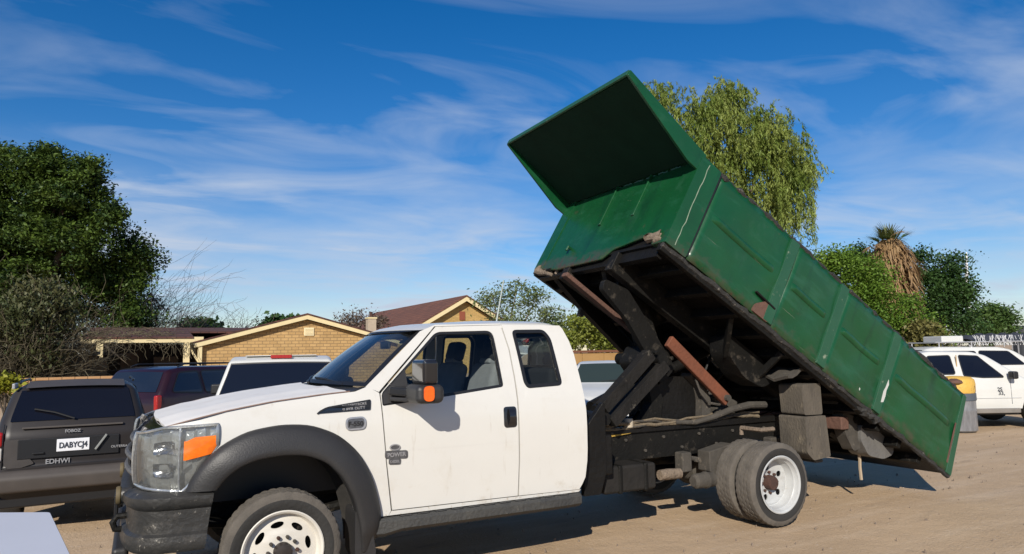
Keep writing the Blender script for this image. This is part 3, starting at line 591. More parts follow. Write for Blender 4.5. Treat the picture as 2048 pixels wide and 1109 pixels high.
        text('lettering', 'POWERSTROKE', .026, BADGE, v, Ms(.505, 1.377, 5), bold=True); text('lettering', 'SUPER DUTY', .030, BADGE, v, Ms(.50, 1.349, 4), bold=True)
        bo = rnd([(.437, 1.287), (.588, 1.291), (.588, 1.197), (.437, 1.193)], .04); b = mk('wing_badge', panel(bo, [], sidef(s, -.008), side=s), BADGED, truck, solid=.01)
        mk('badge_rim', panel(bo, [inset(bo, .012)], sidef(s, -.012), side=s), BADGE, b, solid=.006); text('lettering', 'F-550', .048, BLACK, b, Ms(.512, 1.238), bold=True)
        el = [(.813 + .042 * math.cos(a * .2617), 1.046 + .024 * math.sin(a * .2617)) for a in range(24)]
        e = mk('door_emblem', panel(el, [], sidef(s, -.006), side=s), BADGED, truck, solid=.008); mk('emblem_rim', panel(el, [inset(el, .008)], sidef(s, -.010), side=s), BADGE, e, solid=.006)
        b1 = rnd([(.735, 1.024), (.915, 1.018), (.915, .955), (.735, .966)], .02); e = mk('door_badge', panel(b1, [], sidef(s, -.006), side=s), BADGED, truck, solid=.008); text('lettering', 'POWER', .042, BADGE, e, Ms(.825, .99), bold=True)
        b2 = rnd([(.765, .964), (.862, .959), (.858, .915), (.765, .92)], .015); e = mk('door_badge', panel(b2, [], sidef(s, -.006), side=s), BADGED, truck, solid=.008); text('lettering', 'DIESEL', .026, BADGE, e, Ms(.812, .94), bold=True)
GRILLEG = mat('dirty_grille', (0.04, 0.04, 0.04), 0.4, (0.16, 0.15, 0.14), 14, 0.4, bump=0.4, bscale=40)
build_front()

def tyre(c, out, parent, rad=.405, w=.235, tread_blocks=64, rim=.262):
    """tyre whose outer face looks along out (+1/-1 in y)"""
    h = w / 2; n = tread_blocks * 2
    prof = [(rim, -h * .78), (rim + .02, -h * .86), (rim + .06, -h * 1.0), (rad - .055, -h * .98), (rad - .02, -h * .90), (rad - .004, -h * .80), (rad, -h * .62), (rad - .001, -h * .42), (rad - .014, -h * .40), (rad - .014, -h * .34), (rad, -h * .32), (rad, -h * .06), (rad - .014, -h * .04), (rad - .014, h * .04),
            (rad, h * .06), (rad, h * .32), (rad - .014, h * .34), (rad - .014, h * .40), (rad - .001, h * .42), (rad, h * .62), (rad - .004, h * .80), (rad - .02, h * .90), (rad - .055, h * .98), (rad - .12 + .03, h * 1.0), (rim + .02, h * .86), (rim, h * .78)]
    def rm(j, k, r_):
        if r_ > rad - .03 and (k + (j // 3)) % 3 == 0: return r_ - .006
        return r_
    mb = MB().lathe(prof, c, n, 'y', rmod=rm); t = mk('wheel', mb, RUBBER, parent, angle=30)
    t.data.materials.append(TREAD)
    for p in t.data.polygons:
        rr = math.hypot(p.center.x - c[0], p.center.z - c[2]); p.material_index = 1 if rr > rad - .045 and abs(p.center.y - c[1]) < h * .97 else 0
    return t
def build_wheels():
    for s in (-1, 1):
        c = (0, s * .945, .405); t = tyre(c, s, truck)
        yo = s * .115
        # front wheel: flat face with oval hand holes
        mb = MB().lathe([(.275, yo * .90), (.280, yo * 1.0), (.272, yo * 1.03), (.258, yo * .95), (.250, yo * .62), (.238, yo * .48)], c, 64); mb.lathe([(.275, -yo * .8), (.25, -yo * .5), (.245, yo * .5)], c, 48); mk('rim', mb, RIMW, t)
        outer = [(.240 * math.cos(a * math.pi / 36), .240 * math.sin(a * math.pi / 36)) for a in range(72)]; holes = []
        for k in range(8):
            a = 2 * math.pi * (k + .25) / 8; cx, cz = .180 * math.cos(a), .180 * math.sin(a)
            holes.append([(cx + .046 * math.cos(q) * -math.sin(a) + .021 * math.sin(q) * math.cos(a), cz + .046 * math.cos(q) * math.cos(a) + .021 * math.sin(q) * math.sin(a)) for q in np.linspace(0, 2 * math.pi, 14, endpoint=False)])
        def df(x, z):
            r_ = math.hypot(x, z); return (c[0] + x, c[1] + yo * .48 + s * float(np.interp(r_, [.07, .125, .15, .215, .24], [.028, .028, .018, .010, .0])), c[2] + z)
        hubhole = [(.062 * math.cos(q), .062 * math.sin(q)) for q in np.linspace(0, 2 * math.pi, 24, endpoint=False)]
        mk('wheel_disc', panel(outer, holes + [hubhole], df, step=.05, side=s), RIMW, t, solid=.012)
        mk('hub', MB().lathe([(.062, yo * .3), (.064, yo * 1.0), (.055, yo * 1.25), (.03, yo * 1.3), (.001, yo * 1.3)], c, 24), mat('black_hub', (.014, .012, .012), .5, (.04, .03, .025), 20, .4), t)
        mk('brake_drum', MB().lathe([(.23, -yo * .6), (.23, yo * .1), (.001, yo * .1)], c, 32), BLACKST, t)
        for k in range(10):
            a = 2 * math.pi * k / 10; mk('lug_nut', MB().lathe([(.013, 0), (.013, s * .026), (.008, s * .03), (.001, s * .03)], (c[0] + .098 * math.cos(a), c[1] + yo * .48 + s * .026, c[2] + .098 * math.sin(a)), 6), DUSTST if k % 3 else HUBR, t)
        # rear pair: the outer wheel is dished inwards
        for cy, outerw in ((s * .80, False), (s * 1.075, True)):
            c2 = (4.72, cy, .405); t = tyre(c2, s, truck, tread_blocks=56)
            mb = MB().lathe([(.275, yo * .90), (.281, yo * 1.0), (.272, yo * 1.03), (.255, yo * .95), (.247, yo * .62), (.238, yo * .54), (.235, yo * .18), (.231, yo * .12), (.229, -yo * .12), (.224, -yo * .20), (.219, -yo * .22)], c2, 64); mb.lathe([(.276, -yo * .85), (.26, -yo * .9), (.25, -yo * .3)], c2, 48); mk('rim', mb, RIMW2, t)
            if not outerw: continue
            c = c2; outer = [(.221 * math.cos(a * math.pi / 30), .221 * math.sin(a * math.pi / 30)) for a in range(60)]; holes = []
            for k in range(5):
                a = 2 * math.pi * (k + .4) / 5; holes.append([(.152 * math.cos(a) + .031 * math.cos(q), .152 * math.sin(a) + .031 * math.sin(q)) for q in np.linspace(0, 2 * math.pi, 12, endpoint=False)])
            mk('wheel_disc', panel(outer, holes, lambda x, z: (c[0] + x, c[1] - yo * .22 - s * float(np.interp(math.hypot(x, z), [.0, .095, .115, .185, .205, .221], [.022, .022, .008, .004, -.006, .0])), c[2] + z), step=.05, side=s), RIMW2, t, solid=.012)
            mk('hub', MB().lathe([(.074, -yo * .6), (.072, yo * .0), (.064, yo * .22), (.05, yo * .26), (.001, yo * .22)], c2, 24), HUBR, t)
            mk('brake_drum', MB().lathe([(.21, -yo * 1.6), (.21, -yo * .62), (.001, -yo * .62)], c2, 32), BLACK, t)
            for k in range(8):
                a = 2 * math.pi * k / 8; mk('lug_nut', MB().lathe([(.014, 0), (.014, s * .03), (.001, s * .034)], (c2[0] + .102 * math.cos(a), c2[1] - yo * .42 + s * .0, c2[2] + .102 * math.sin(a)), 6), HUBR, t)
build_wheels()

# ------------------------------------------------------------------ chassis, hoist and tipping bed
TH = R(31.37); CT, ST = math.cos(TH), math.sin(TH); BO = (3.372, 2.742)
def B(u, v, y): return (BO[0] + u * CT + v * ST, y, BO[1] - u * ST + v * CT)
def jag(a, b, n, amp, r0, r1):
    a = np.array(a, float); b = np.array(b, float); pts = []; rr = []
    for i in range(n + 1):
        p = a + (b - a) * i / n + rng.normal(0, amp, 3) * (0 < i < n); pts.append(tuple(p)); rr.append(float(rng.uniform(r0, r1)))
    return pts, rr
PLANK = mat('worn_black_plank', (0.007, 0.0068, 0.0065), 0.7, (0.02, 0.018, 0.016), 4, 0.45, bump=0.6, bscale=26, spec=0.2, wear=((0.10, 0.088, 0.07), 10, 0.62, 0.08))
def build_chassis():
    for s in (-1, 1):
        mb = MB().box((2.75, s * .43, .79), (7.3, .07, .27)); mb.box((2.75, s * .39, .915), (7.3, .12, .016)); mb.box((2.75, s * .39, .665), (7.3, .12, .016)); r = mk('frame_rail', mb, BLACKST, truck, bevel=.006)
        for k in range(14):
            mk('bolt', MB().lathe([(.016, 0), (.016, s * .018), (.001, s * .02)], (2.9 + k * .24, s * .466, .86 - .12 * (k % 2)), 6), DUSTST, r)
        mk('subframe_rail', MB().box((4.7, s * .45, .955), (3.3, .09, .06)), GREASE, truck, bevel=.006)
        for k in range(4):
            zz = .50 + .022 * k; L_ = .62 - .1 * (3 - k) * .6
            mk('leaf_spring', MB().tube([(4.72 - L_, s * .52, zz + .08), (4.72 - L_ * .5, s * .52, zz + .02), (4.72, s * .52, zz), (4.72 + L_ * .5, s * .52, zz + .02), (4.72 + L_, s * .52, zz + .08)], .018, 6), DUSTST, truck)
        mk('spring_hanger', MB().box((4.06, s * .53, .60), (.13, .13, .20)), DUSTST, truck, bevel=.02)
        mk('spring_hanger', MB().box((5.34, s * .53, .66), (.13, .13, .20)), DUSTST, truck, bevel=.02)
        mk('brake_chamber', MB().lathe([(.001, -.16), (.05, -.16), (.075, -.13), (.075, -.02), (.085, 0), (.085, .02), (.075, .04), (.075, .1), (.04, .13), (.001, .13)], (4.22, s * .66, .42), 20, 'x'), DUSTST, truck)
        mk('axle_bracket', MB().prism([(4.28, .70), (4.62, .76), (4.62, .46), (4.40, .44), (4.28, .50)], .50, .68, lambda q, t: (q[0], s * t, q[1])), DUSTST, truck, bevel=.012)
        mk('front_spring', MB().tube([(-.6, s * .42, .56), (0, s * .42, .46), (.62, s * .42, .56)], .04, 8), BLACKST, truck)
    mk('rear_axle', MB().tube([(4.72, -1.0, .405), (4.72, -.25, .405), (4.72, -.14, .405), (4.72, .14, .405), (4.72, .25, .405), (4.72, 1.0, .405)], [.075, .085, .19, .19, .085, .075], 16), DUSTST, truck)
    mk('front_axle', MB().tube([(0, -.9, .405), (0, -.6, .36), (0, .6, .36), (0, .9, .405)], .055, 10), BLACKST, truck)
    mk('drive_shaft', MB().tube([(2.2, 0, .55), (4.55, 0, .42)], .05, 12), BLACKST, truck)
    mk('engine_block', MB().box((.1, 0, .85), (1.2, .7, .7)), GREASE, truck, bevel=.05)
    mk('radiator', MB().box((-.72, 0, .95), (.12, 1.3, .6)), BLACK, truck)
    for sy in (-1, 1): mk('inner_wing', MB().box((.05, sy * .56, 1.0), (1.3, .03, .6)), BLACK, truck)
    for x in (2.7, 3.5, 4.3, 5.2, 6.25): mk('cross_member', MB().box((x, 0, .79), (.10, .80, .18)), BLACKST, truck, bevel=.008)
    mk('fuel_tank', MB().box((3.22, -.60, .545), (.62, .30, .25)), mat('tank_steel', (.012, .0115, .011), .7, (.028, .025, .022), 5, .4, bump=.4, spec=.2), truck, bevel=.03)
    for sx in (3.10, 3.40): mk('tank_strap', MB().box((sx, -.605, .545), (.05, .315, .265)), BLACKST, truck, bevel=.02)
    mk('muffler', MB().tube([(2.7, .5, .52), (2.9, .5, .52), (2.95, .5, .52), (3.7, .5, .52), (3.75, .5, .52), (4.2, .5, .55)], [.04, .04, .11, .11, .04, .04], 14), RUST2, truck)
    mk('exhaust_end', MB().tube([(3.72, -.56, .50), (3.82, -.56, .50), (3.98, -.56, .495)], [.05, .055, .05], 14), FRAY, truck)
    # gusset wall behind the cab
    mk('headboard_plate', MB().prism([(2.62, .46), (2.62, 1.02), (2.84, 1.27), (2.87, 1.27), (2.87, .66), (2.80, .46)], -.86, -.80, lambda q, t: (q[0], t, q[1])), GREASE, truck, bevel=.008)
    mk('cross_box', MB().box((2.80, -.1, .80), (.30, 1.5, .36)), GREASE, truck, bevel=.02)
    # lower hoist arms
    for y in (-.62,):
        for a, b, w in (((3.00, 1.20), (3.60, 1.71), .115), ((3.09, 1.06), (3.78, 1.60), .105)):
            d_ = Vector((b[0] - a[0], b[1] - a[1])).normalized(); nx, nz = -d_.y * w / 2, d_.x * w / 2; k_ = rng.uniform(-.02, .02)
            mk('lower_lift_arm', MB().prism([(a[0] + nx, a[1] + nz), (a[0] - nx, a[1] - nz), (b[0] - nx + k_, b[1] - nz), (b[0] + nx, b[1] + nz)], y - .06, y + .06, lambda q, t: (q[0], t, q[1])), PLANK, truck, bevel=.012)
    mk('arm_pivot', MB().tube([(3.76, -.64, 1.655), (3.76, .1, 1.655)], .065, 16), BLACKST, truck)
    mk('arm_pivot', MB().tube([(3.02, -.66, 1.10), (3.02, .3, 1.10)], .06, 14), GREASE, truck)
    mk('pivot_block', MB().prism(rnd([(3.58, 1.62), (3.70, 1.80), (3.94, 1.74), (4.02, 1.55), (3.86, 1.40), (3.70, 1.46)], .05), -.50, -.12, lambda q, t: (q[0], t, q[1])), BLACKST, truck, bevel=.02)
    # upper arms up to the bed floor
    mk('upper_lift_arm', MB().prism(rnd([(3.70, 1.62), (3.92, 1.70), (3.44, 2.36), (3.16, 2.46), (3.12, 2.36), (3.42, 2.05)], .04), -.52, -.45, lambda q, t: (q[0], t, q[1])), BLACKST, truck, bevel=.008)
    mk('upper_lift_arm', MB().prism(rnd([(3.84, 1.62), (4.12, 1.68), (3.90, 2.28), (3.55, 2.50), (3.52, 2.34), (3.72, 2.0)], .04), -.22, -.14, lambda q, t: (q[0], t, q[1])), BLACKST, truck, bevel=.008)
    mk('hoist_cylinder', MB().tube([(3.3, -.03, 1.12), (4.3, -.03, 1.50), (4.32, -.03, 1.505), (4.95, -.03, 1.74)], [.11, .11, .06, .06], 16), GREASE, truck)
    # long rust coloured prop bar
    a = Vector((3.02, .02, 2.56)); b = Vector((5.12, .02, 1.12)); d = b - a
    mk('prop_bar', MB().beam(a, a + d * .45, .05, .10, up=(0, 1, 0)), RUST2, truck, bevel=.01)
    pb = mk('prop_bar', MB().beam((3.90, -.56, 1.84), (4.68, -.56, 1.19), .13, .06, up=(0, 1, 0)), RUST, truck, bevel=.014); pb['label'] = 'bright orange rusty end of the prop bar'
    mk('prop_bar_pin', MB().tube([(4.64, -.63, 1.225), (4.64, -.40, 1.225)], .035, 10), DUSTST, truck)
    # hydraulic tank and hoses on the frame
    mk('oil_tank', MB().prism(rnd([(3.86, .96), (4.42, .96), (4.42, 1.30), (4.30, 1.46), (3.98, 1.46), (3.86, 1.30)], .09), -.36, .10, lambda q, t: (q[0], t, q[1])), GREASE, truck, bevel=.03)
    mk('tank_guard', MB().prism(rnd([(4.40, .98), (4.52, .98), (4.54, 1.2), (4.46, 1.42), (4.30, 1.50), (4.26, 1.46), (4.40, 1.34), (4.42, 1.2)], .02), -.46, -.30, lambda q, t: (q[0], t, q[1])), DUSTST, truck, bevel=.012)
    mk('tank_guard', MB().prism(rnd([(3.60, .96), (3.84, .96), (3.88, 1.24), (3.80, 1.5), (3.68, 1.48), (3.74, 1.2)], .03), -.46, -.32, lambda q, t: (q[0], t, q[1])), BLACKST, truck, bevel=.012)
    mk('hydraulic_pump', MB().lathe([(.001, -.12), (.09, -.12), (.11, -.08), (.11, .06), (.08, .1), (.001, .12)], (3.35, -.15, 1.10), 18, 'x'), GREASE, truck)
    mk('valve_body', MB().box((4.85, -.3, 1.15), (.34, .16, .16), Matrix.Rotation(R(24), 3, 'Y')), DUSTST, truck, bevel=.03)
    mk('valve_body', MB().box((4.72, -.34, 1.06), (.14, .2, .12)), DUSTST, truck, bevel=.03)
    mk('reservoir_cap', MB().lathe([(.001, 0), (.05, 0), (.05, .07), (.042, .085), (.001, .085)], (3.42, -.47, .985), 18, 'z'), mat('cream_cap', (.50, .43, .32), .7, (.36, .30, .22), 14, .4), truck)
    hose = mat('tan_hose', (.20, .155, .095), .85, (.09, .07, .05), 10, .4, bump=.5); yel = mat('yellow_cable', (.42, .27, .05), .7)
    for k in range(9):
        y = -.46 - .03 * rng.random(); z = .985 + .02 * rng.random(); pts = [(3.10 + i * .21, y + .02 * rng.normal(), z + .02 * abs(rng.normal()) + (.05 * math.sin(i * .9 + k))*.4) for i in range(8 if k < 5 else 11)]
        mk('hose', MB().tube(pts, float(rng.uniform(.008, .018)), 6), hose if k % 3 else DUSTST, truck)
    for k in range(4): mk('cable', MB().tube([(3.12 + .02 * k, -.475, .90 + .012 * k), (3.4, -.49, .925 + .01 * k), (3.7, -.485, .965 + .008 * k), (3.9, -.46, .985)], .005, 5), yel, truck)
    mb = MB()
    for k in range(5): mb.tube([(3.12 + .10 * math.cos(t) + .02 * k, -.42 + .05 * math.sin(t), .99 + .012 * k) for t in np.linspace(0, 6.2, 12)], .012, 5)
    mk('rope_coil', mb, FRAY, truck)
    pts = [(4.0, -.50, 1.0), (4.25, -.52, .985), (4.5, -.54, 1.03), (4.75, -.56, 1.10), (5.0, -.56, 1.13), (5.25, -.55, 1.12)]
    mk('fender_pipe', MB().tube(pts, [.022, .026, .03, .036, .04, .04], 10), DUSTST, truck)
    mk('step_bracket', MB().tube([(4.62, -.80, .86), (4.62, -.80, .93), (4.62, -1.06, .93), (4.80, -1.06, .93)], .022, 6), FRAY, truck)
    # weathered stacked blocks hanging behind the rear wheel
    for s in (-1, 1):
        bx = MB().prism(rnd([(5.20, 1.03), (5.52, 1.03), (5.56, .60), (5.30, .58), (5.21, .66)], .025), .78, 1.12, lambda q, t: (q[0], s * t, q[1])); b0 = mk('mud_guard_block', bx, DUSTY, truck, bevel=.015)
        bx = MB().prism(rnd([(5.22, 1.045), (5.50, 1.04), (5.49, 1.37), (5.20, 1.36)], .03), .80, 1.10, lambda q, t: (q[0], s * t, q[1])); mk('mud_guard_block', bx, DUSTY, truck, bevel=.015)
        mb = MB(); rows = []
        for k in range(9):
            a = k / 8; rows.append([(5.0 + .55 * a, s * (.72 + .38 * j / 4), 1.40 + .13 * math.sin(math.pi * (a * .8 + .1)) + .025 * math.sin(j * 2.1 + k * 1.7)) for j in range(5)])
        mb.grid(rows); mk('torn_mud_guard', mb, DUSTST, truck, solid=.03)
    mk('block_foot', MB().box((5.50, -.90, .555), (.10, .20, .05)).box((5.58, -.88, .53), (.12, .16, .03)), DUSTST, truck, bevel=.01)
    # tail of the chassis: hinge, hitch beams, hanging guard and strap
    mk('rear_beam', MB().box((6.05, 0, .90), (.13, 1.9, .14)), RUST2, truck, bevel=.015)
    mk('rear_beam', MB().box((6.05, -.1, 1.14), (.10, 1.6, .07)), DUSTST, truck, bevel=.012)
    mk('rear_beam', MB().box((6.0, -.1, 1.02), (.06, 1.5, .04)), BLACKST, truck, bevel=.008)
    mk('hinge', MB().tube([(6.28, -.95, .93), (6.28, .95, .93)], .055, 14), GREASE, truck)
    for s in (-1, 1):
        mk('hinge_plate', MB().prism(rnd([(6.05, .72), (6.42, .78), (6.46, 1.0), (6.28, 1.08), (6.05, 1.0)], .04), s * .52, s * .60, lambda q, t: (q[0], t, q[1])), BLACKST, truck, bevel=.01)
        g = MB().prism(rnd([(6.30, .86), (6.46, .90), (6.86, .66), (6.84, .50), (6.66, .46), (6.40, .52), (6.28, .70)], .05), s * .72, s * .96, lambda q, t: (q[0], t, q[1])); mk('tail_guard', g, mat('grey_guard', (.16, .155, .145), .7, (.09, .085, .08), 6, .4, bump=.4), truck, bevel=.02)
        mk('tail_guard_bracket', MB().prism(rnd([(6.06, 1.02), (6.28, .96), (6.32, .60), (6.20, .58), (6.08, .78)], .04), s * .78, s * .92, lambda q, t: (q[0], t, q[1])), DUSTST, truck, bevel=.02)
        mk('tail_lamp', MB().lathe([(.001, 0), (.05, 0), (.05, .05), (.001, .06)], (6.86, s * .84, .57), 14, 'x'), DUSTST, truck)
    mk('hanging_strap', MB().tube([(6.47, -.78, .55), (6.485, -.78, .45), (6.48, -.78, .36), (6.49, -.78, .22)], .018, 6), mat('tan_strap', (.34, .27, .19), .9), truck)
    for k in range(2, 9):
        a = np.array([3.1 + .35 * rng.random() + .18 * k, -.20 + .3 * rng.random(), 1.0]); e = np.array(B(.4 + .34 * k, -.10, rng.uniform(-.3, .3))); m_ = (a + e) / 2 + np.array([.15 * rng.normal(), 0, -.25])
        mk('hydraulic_hose', MB().tube([tuple((1 - t) ** 2 * a + 2 * t * (1 - t) * m_ + t * t * e) for t in np.linspace(0, 1, 10)], float(rng.uniform(.010, .02)), 6), GREASE, truck)
    mk('ram_rod', MB().tube([(4.90, -.03, 1.72), B(2.1, -.12, -.03)], .035, 12), CHROME, truck)
    for x, z in ((3.72, 1.62), (3.86, 1.66), (3.80, 1.52), (3.66, 1.72)): mk('arm_bolt', MB().lathe([(.022, 0), (.022, -.03), (.001, -.034)], (x, -.625, z), 6), BLACKST, truck)
    mk('chain', MB().tube([(4.30, -.50, 1.44), (4.34, -.52, 1.30), (4.45, -.52, 1.18), (4.60, -.52, 1.15), (4.72, -.5, 1.22)], .014, 5), DUSTST, truck)
    mk('junction_box', MB().box((2.98, -.52, 1.02), (.16, .12, .12)), GREASE, truck, bevel=.02)
build_chassis()

def build_bed():
    bed = mk('dump_bed', MB().prism([(0, 0), (4.78, 0), (4.78, .035), (0, .035)], -1.15, 1.15, lambda q, t: B(q[0], q[1], t)), GREASE, truck)
    def dent(u, v): return .016 * math.sin(u * 2.3 + 1.1) * math.sin(v * 5.1 + u) + .011 * math.sin(u * 6.7 + v * 3) * math.sin(v * 9) + .005 * math.sin(u * 17 + 2 * v) * math.sin(v * 13 + u * 3)
    ps = [0.27, 1.50, 2.365, 3.36, 4.80]
    for s in (-1, 1):
        # side sheets between the posts
        for a, b in zip(ps[:-1], ps[1:]):
            mb = MB(); nu = max(8, int((b - a) / .07)); rows = []
            for i in range(nu + 1):
                row = []
                for j in range(15):
                    v = j / 14; u = a + (b - a) * i / nu
                    if b > 4.5: u -= .085 * v * i / nu
                    row.append(B(u, v * (1.0 if b < 4.5 else .985), s * (1.195 + dent(u, v) * (.6 if 0 < j < 14 else .2))))
                rows.append(row)
            mb.grid(rows); bm = bmesh.new(); o = mk('side_sheet', mb, GREEN, bed); bm.free()
            md = o.modifiers.new('solid', 'SOLIDIFY'); md.thickness = .04; md.offset = 0
            # pressed stiffening rib
            r0, r1 = a + .05, b - .20
            mb = MB(); rows = []
            for i in range(25):
                u = r0 + (r1 - r0) * i / 24; e = min(1, i / 2, (24 - i) / 2); rows.append([B(u, .535 + .045 * math.cos(q), s * (1.208 + .030 * e * math.sin(q) + dent(u, .5) * .6)) for q in np.linspace(0, math.pi, 8)])
            mb.grid(rows); mk('pressed_rib', mb, GREEN, bed, angle=60)
        # posts
        for u in ps[1:4]:
            tilt = .012; mb = MB().prism([(u - .135, .01), (u - .012, .01), (u - .012 - tilt, .985), (u - .135 - tilt, .985)], s * 1.205, s * 1.24, lambda q, t: B(q[0], q[1], t)); mk('post', mb, GREENRIB, bed, bevel=.008)
            mk('post_gap', MB().prism([(u - .010, .02), (u + .004, .02), (u - .008, .975), (u - .022, .975)], s * 1.19, s * 1.2235, lambda q, t: B(q[0], q[1], t)), BLACK, bed)
        mb = MB().prism(rnd([(-.03, -.01), (.25, -.01), (.235, 1.0), (-.04, 1.01)], .02), s * 1.02, s * 1.225, lambda q, t: B(q[0], q[1], t)); mk('corner_post', mb, GREEN, bed, bevel=.035, seg=3)
        mk('post_gap', MB().prism([(.252, .02), (.268, .02), (.254, .975), (.238, .975)], s * 1.19, s * 1.2235, lambda q, t: B(q[0], q[1], t)), BLACK, bed)
        mk('corner_weld', MB().tube([B(.085 - .012 * k / 14 + .004 * rng.normal(), .02 + .95 * k / 14, s * 1.226) for k in range(15)], .006, 5), mat('scratched_paint', (.22, .25, .19), .7, (.06, .14, .08), 16, .5), bed)
        # tail edge
        mk('tail_edge', MB().prism([(4.70, -.01), (4.81, -.01), (4.725, .985), (4.655, .985)], s * 1.18, s * 1.228, lambda q, t: B(q[0], q[1], t)), GREENRIB, bed, bevel=.008)
        mk('tail_stain', MB().prism([(4.665, .10), (4.70, .10), (4.668, .60), (4.642, .60)], s * 1.222, s * 1.2245, lambda q, t: B(q[0], q[1], t)), RUST2, bed)
        # chipped rails along the bottom and the top
        p, r_ = jag(B(-.02, -.035, s * 1.19), B(4.80, -.012, s * 1.19), 70, .007, .020, .038); mk('bottom_rail', MB().tube(p, r_, 7), RAIL, bed)
        mk('bottom_rail', MB().prism([(-.02, -.09), (3.4, -.09), (3.4, 0), (-.02, 0)], s * 1.12, s * 1.19, lambda q, t: B(q[0], q[1], t)), BLACKST, bed, bevel=.01)
        p, r_ = jag(B(.20, 1.0, s * 1.195), B(4.71, .985, s * 1.195), 80, .006, .018, .036); mk('top_rail', MB().tube(p, r_, 6), RAIL, bed)
        mk('hinge_rust', MB().prism(rnd([(1.20, .005), (1.44, .005), (1.44, .16), (1.34, .20), (1.22, .10)], .03), s * 1.2, s * 1.236, lambda q, t: B(q[0], q[1], t)), RUST2, bed, bevel=.006)
        mk('hinge_tab', MB().beam(B(1.16, .20, s * 1.235), B(1.46, .18, s * 1.235), .03, .02), BLACKST, bed, bevel=.006)
        mk('bare_patch', MB().prism([(2.86, .03), (2.92, .035), (2.97, .06), (2.98, .12), (2.93, .14), (2.90, .10), (2.87, .09)], s * 1.212, s * 1.2155, lambda q, t: B(q[0], q[1], t)), mat('bare_primer', (.50, .50, .47), .7), bed)
        mk('bare_patch', MB().prism([(3.31, .14), (3.345, .16), (3.35, .24), (3.34, .30), (3.352, .38), (3.325, .43), (3.315, .33), (3.30, .27)], s * 1.238, s * 1.243, lambda q, t: B(q[0], q[1], t)), MATS['bare_primer'], bed)
        mk('torn_metal', MB().tube(jag(B(3.02, -.06, s * 1.17), B(3.42, -.03, s * 1.2), 12, .014, .02, .04)[0], [.02, .035, .03, .04, .02, .045, .03, .04, .03, .025, .04, .03, .02], 6), RAIL, bed)
    # bulkhead with its notched lower edge
    mk('front_sill', MB().prism([(.03, -.12), (.09, -.12), (.09, .30), (.03, .30)], -1.1, 1.1, lambda q, t: B(q[0], q[1], t)), GREASE, bed)
    bp = [(1.21, 0), (.65, -.075), (-.22, -.055), (-.36, .04), (-.83, .115), (-1.05, .06), (-1.12, .03), (-1.12, 1.0), (1.21, 1.0)]
    bm = panel(bp, [], lambda y, v: B(-.01 + .006 * math.sin(3 * y) * math.sin(4 * v), v, y), step=.08, side=-1); o = mk('bulkhead', bm, GREEN, bed); md = o.modifiers.new('solid', 'SOLIDIFY'); md.thickness = .03; md.offset = 0
    for y in (-.45, .15): mk('bulkhead_stiffener', MB().prism([(y - .025, .45), (y + .025, .45), (y + .012, 1.0), (y - .012, 1.0)], -.03, .02, lambda q, t: B(t - .02, q[1], q[0])), GREEN, bed, bevel=.012)
    mk('bulkhead_hook', MB().tube([B(-.02, .20, .55), B(-.07, .20, .55), B(-.07, .15, .55)], .018, 6), GREEN, bed)
    mk('torn_edge', MB().tube(jag(B(-.03, .10, -.92), B(-.02, .03, -1.14), 8, .016, .02, .03)[0], [.02, .05, .055, .04, .06, .05, .045, .05, .02], 8), FRAY, bed)
    mk('torn_edge', MB().tube(jag(B(-.03, -.02, 1.18), B(.02, -.10, .80), 8, .018, .02, .03)[0], [.02, .05, .045, .05, .03, .04, .045, .03, .02], 8), FRAY, bed)
    # cab protector
    f0 = lambda u, v: None
    cano = MB().prism([(0.02, 1.0), (-1.125, 1.15), (-1.125, 1.175), (0.02, 1.035)], -1.19, 1.19, lambda q, t: B(q[0], q[1], t)); cp = mk('cab_protector', cano, GREEN, bed, bevel=.004)
    mk('underside_sheet', MB().prism([(-.04, .990), (-1.11, 1.131), (-1.11, 1.138), (-.04, .998)], -1.17, 1.17, lambda q, t: B(q[0], q[1], t)), GREENDARK, cp)  # thin sheet below the protector, a darker green than the bed
    for s in (-1, 1):
        mk('protector_flange', MB().prism([(0.0, 1.04), (-1.135, 1.18), (-1.135, 1.12), (-.17, .845), (-.03, .84), (0, .9)], s * 1.19, s * 1.22, lambda q, t: B(q[0], q[1], t)), GREEN, cp, bevel=.006)
    mk('protector_lip', MB().prism([(-1.145, 1.12), (-1.12, 1.12), (-1.12, 1.185), (-1.145, 1.185)], -1.20, 1.20, lambda q, t: B(q[0], q[1], t)), GREENRIB, cp, bevel=.006)
    for k in range(9): mk('protector_weld', MB().tube(jag(B(-.02, .985, -.9 + .2 * k), B(-.02, .985, -.75 + .2 * k), 5, .004, .006, .01)[0], .009, 5), GREENRIB, cp)
    # structure under the floor
    for s in (-1, 1):
        mk('floor_sill', MB().prism([(-.02, -.22), (1.85, -.24), (1.95, -.20), (4.3, -.12), (4.3, 0), (-.02, 0)], s * .38, s * .50, lambda q, t: B(q[0], q[1], t)), BLACKST, bed, bevel=.012)
        mk('sill_bracket', MB().prism(rnd([(1.40, -.12), (1.98, -.12), (2.20, -.24), (2.10, -.38), (1.82, -.42), (1.52, -.32)], .07), s * .52, s * .80, lambda q, t: B(q[0], q[1], t)), BLACKST, bed, bevel=.03)
        mk('sill_brace', MB().beam(B(1.55, -.30, s * .70), B(1.18, -.06, s * 1.0), .05, .09), BLACKST, bed, bevel=.01)
        mk('sill_brace', MB().beam(B(2.02, -.36, s * .70), B(1.9, -.06, s * 1.08), .05, .07), BLACKST, bed, bevel=.01)
    for k in range(11):
        u = .30 + k * .40; mk('floor_cross_member', MB().prism([(u, -.10), (u + .07, -.10), (u + .07, 0), (u, 0)], -1.13, 1.13, lambda q, t: B(q[0], q[1], t)), BLACKST, bed, bevel=.008)
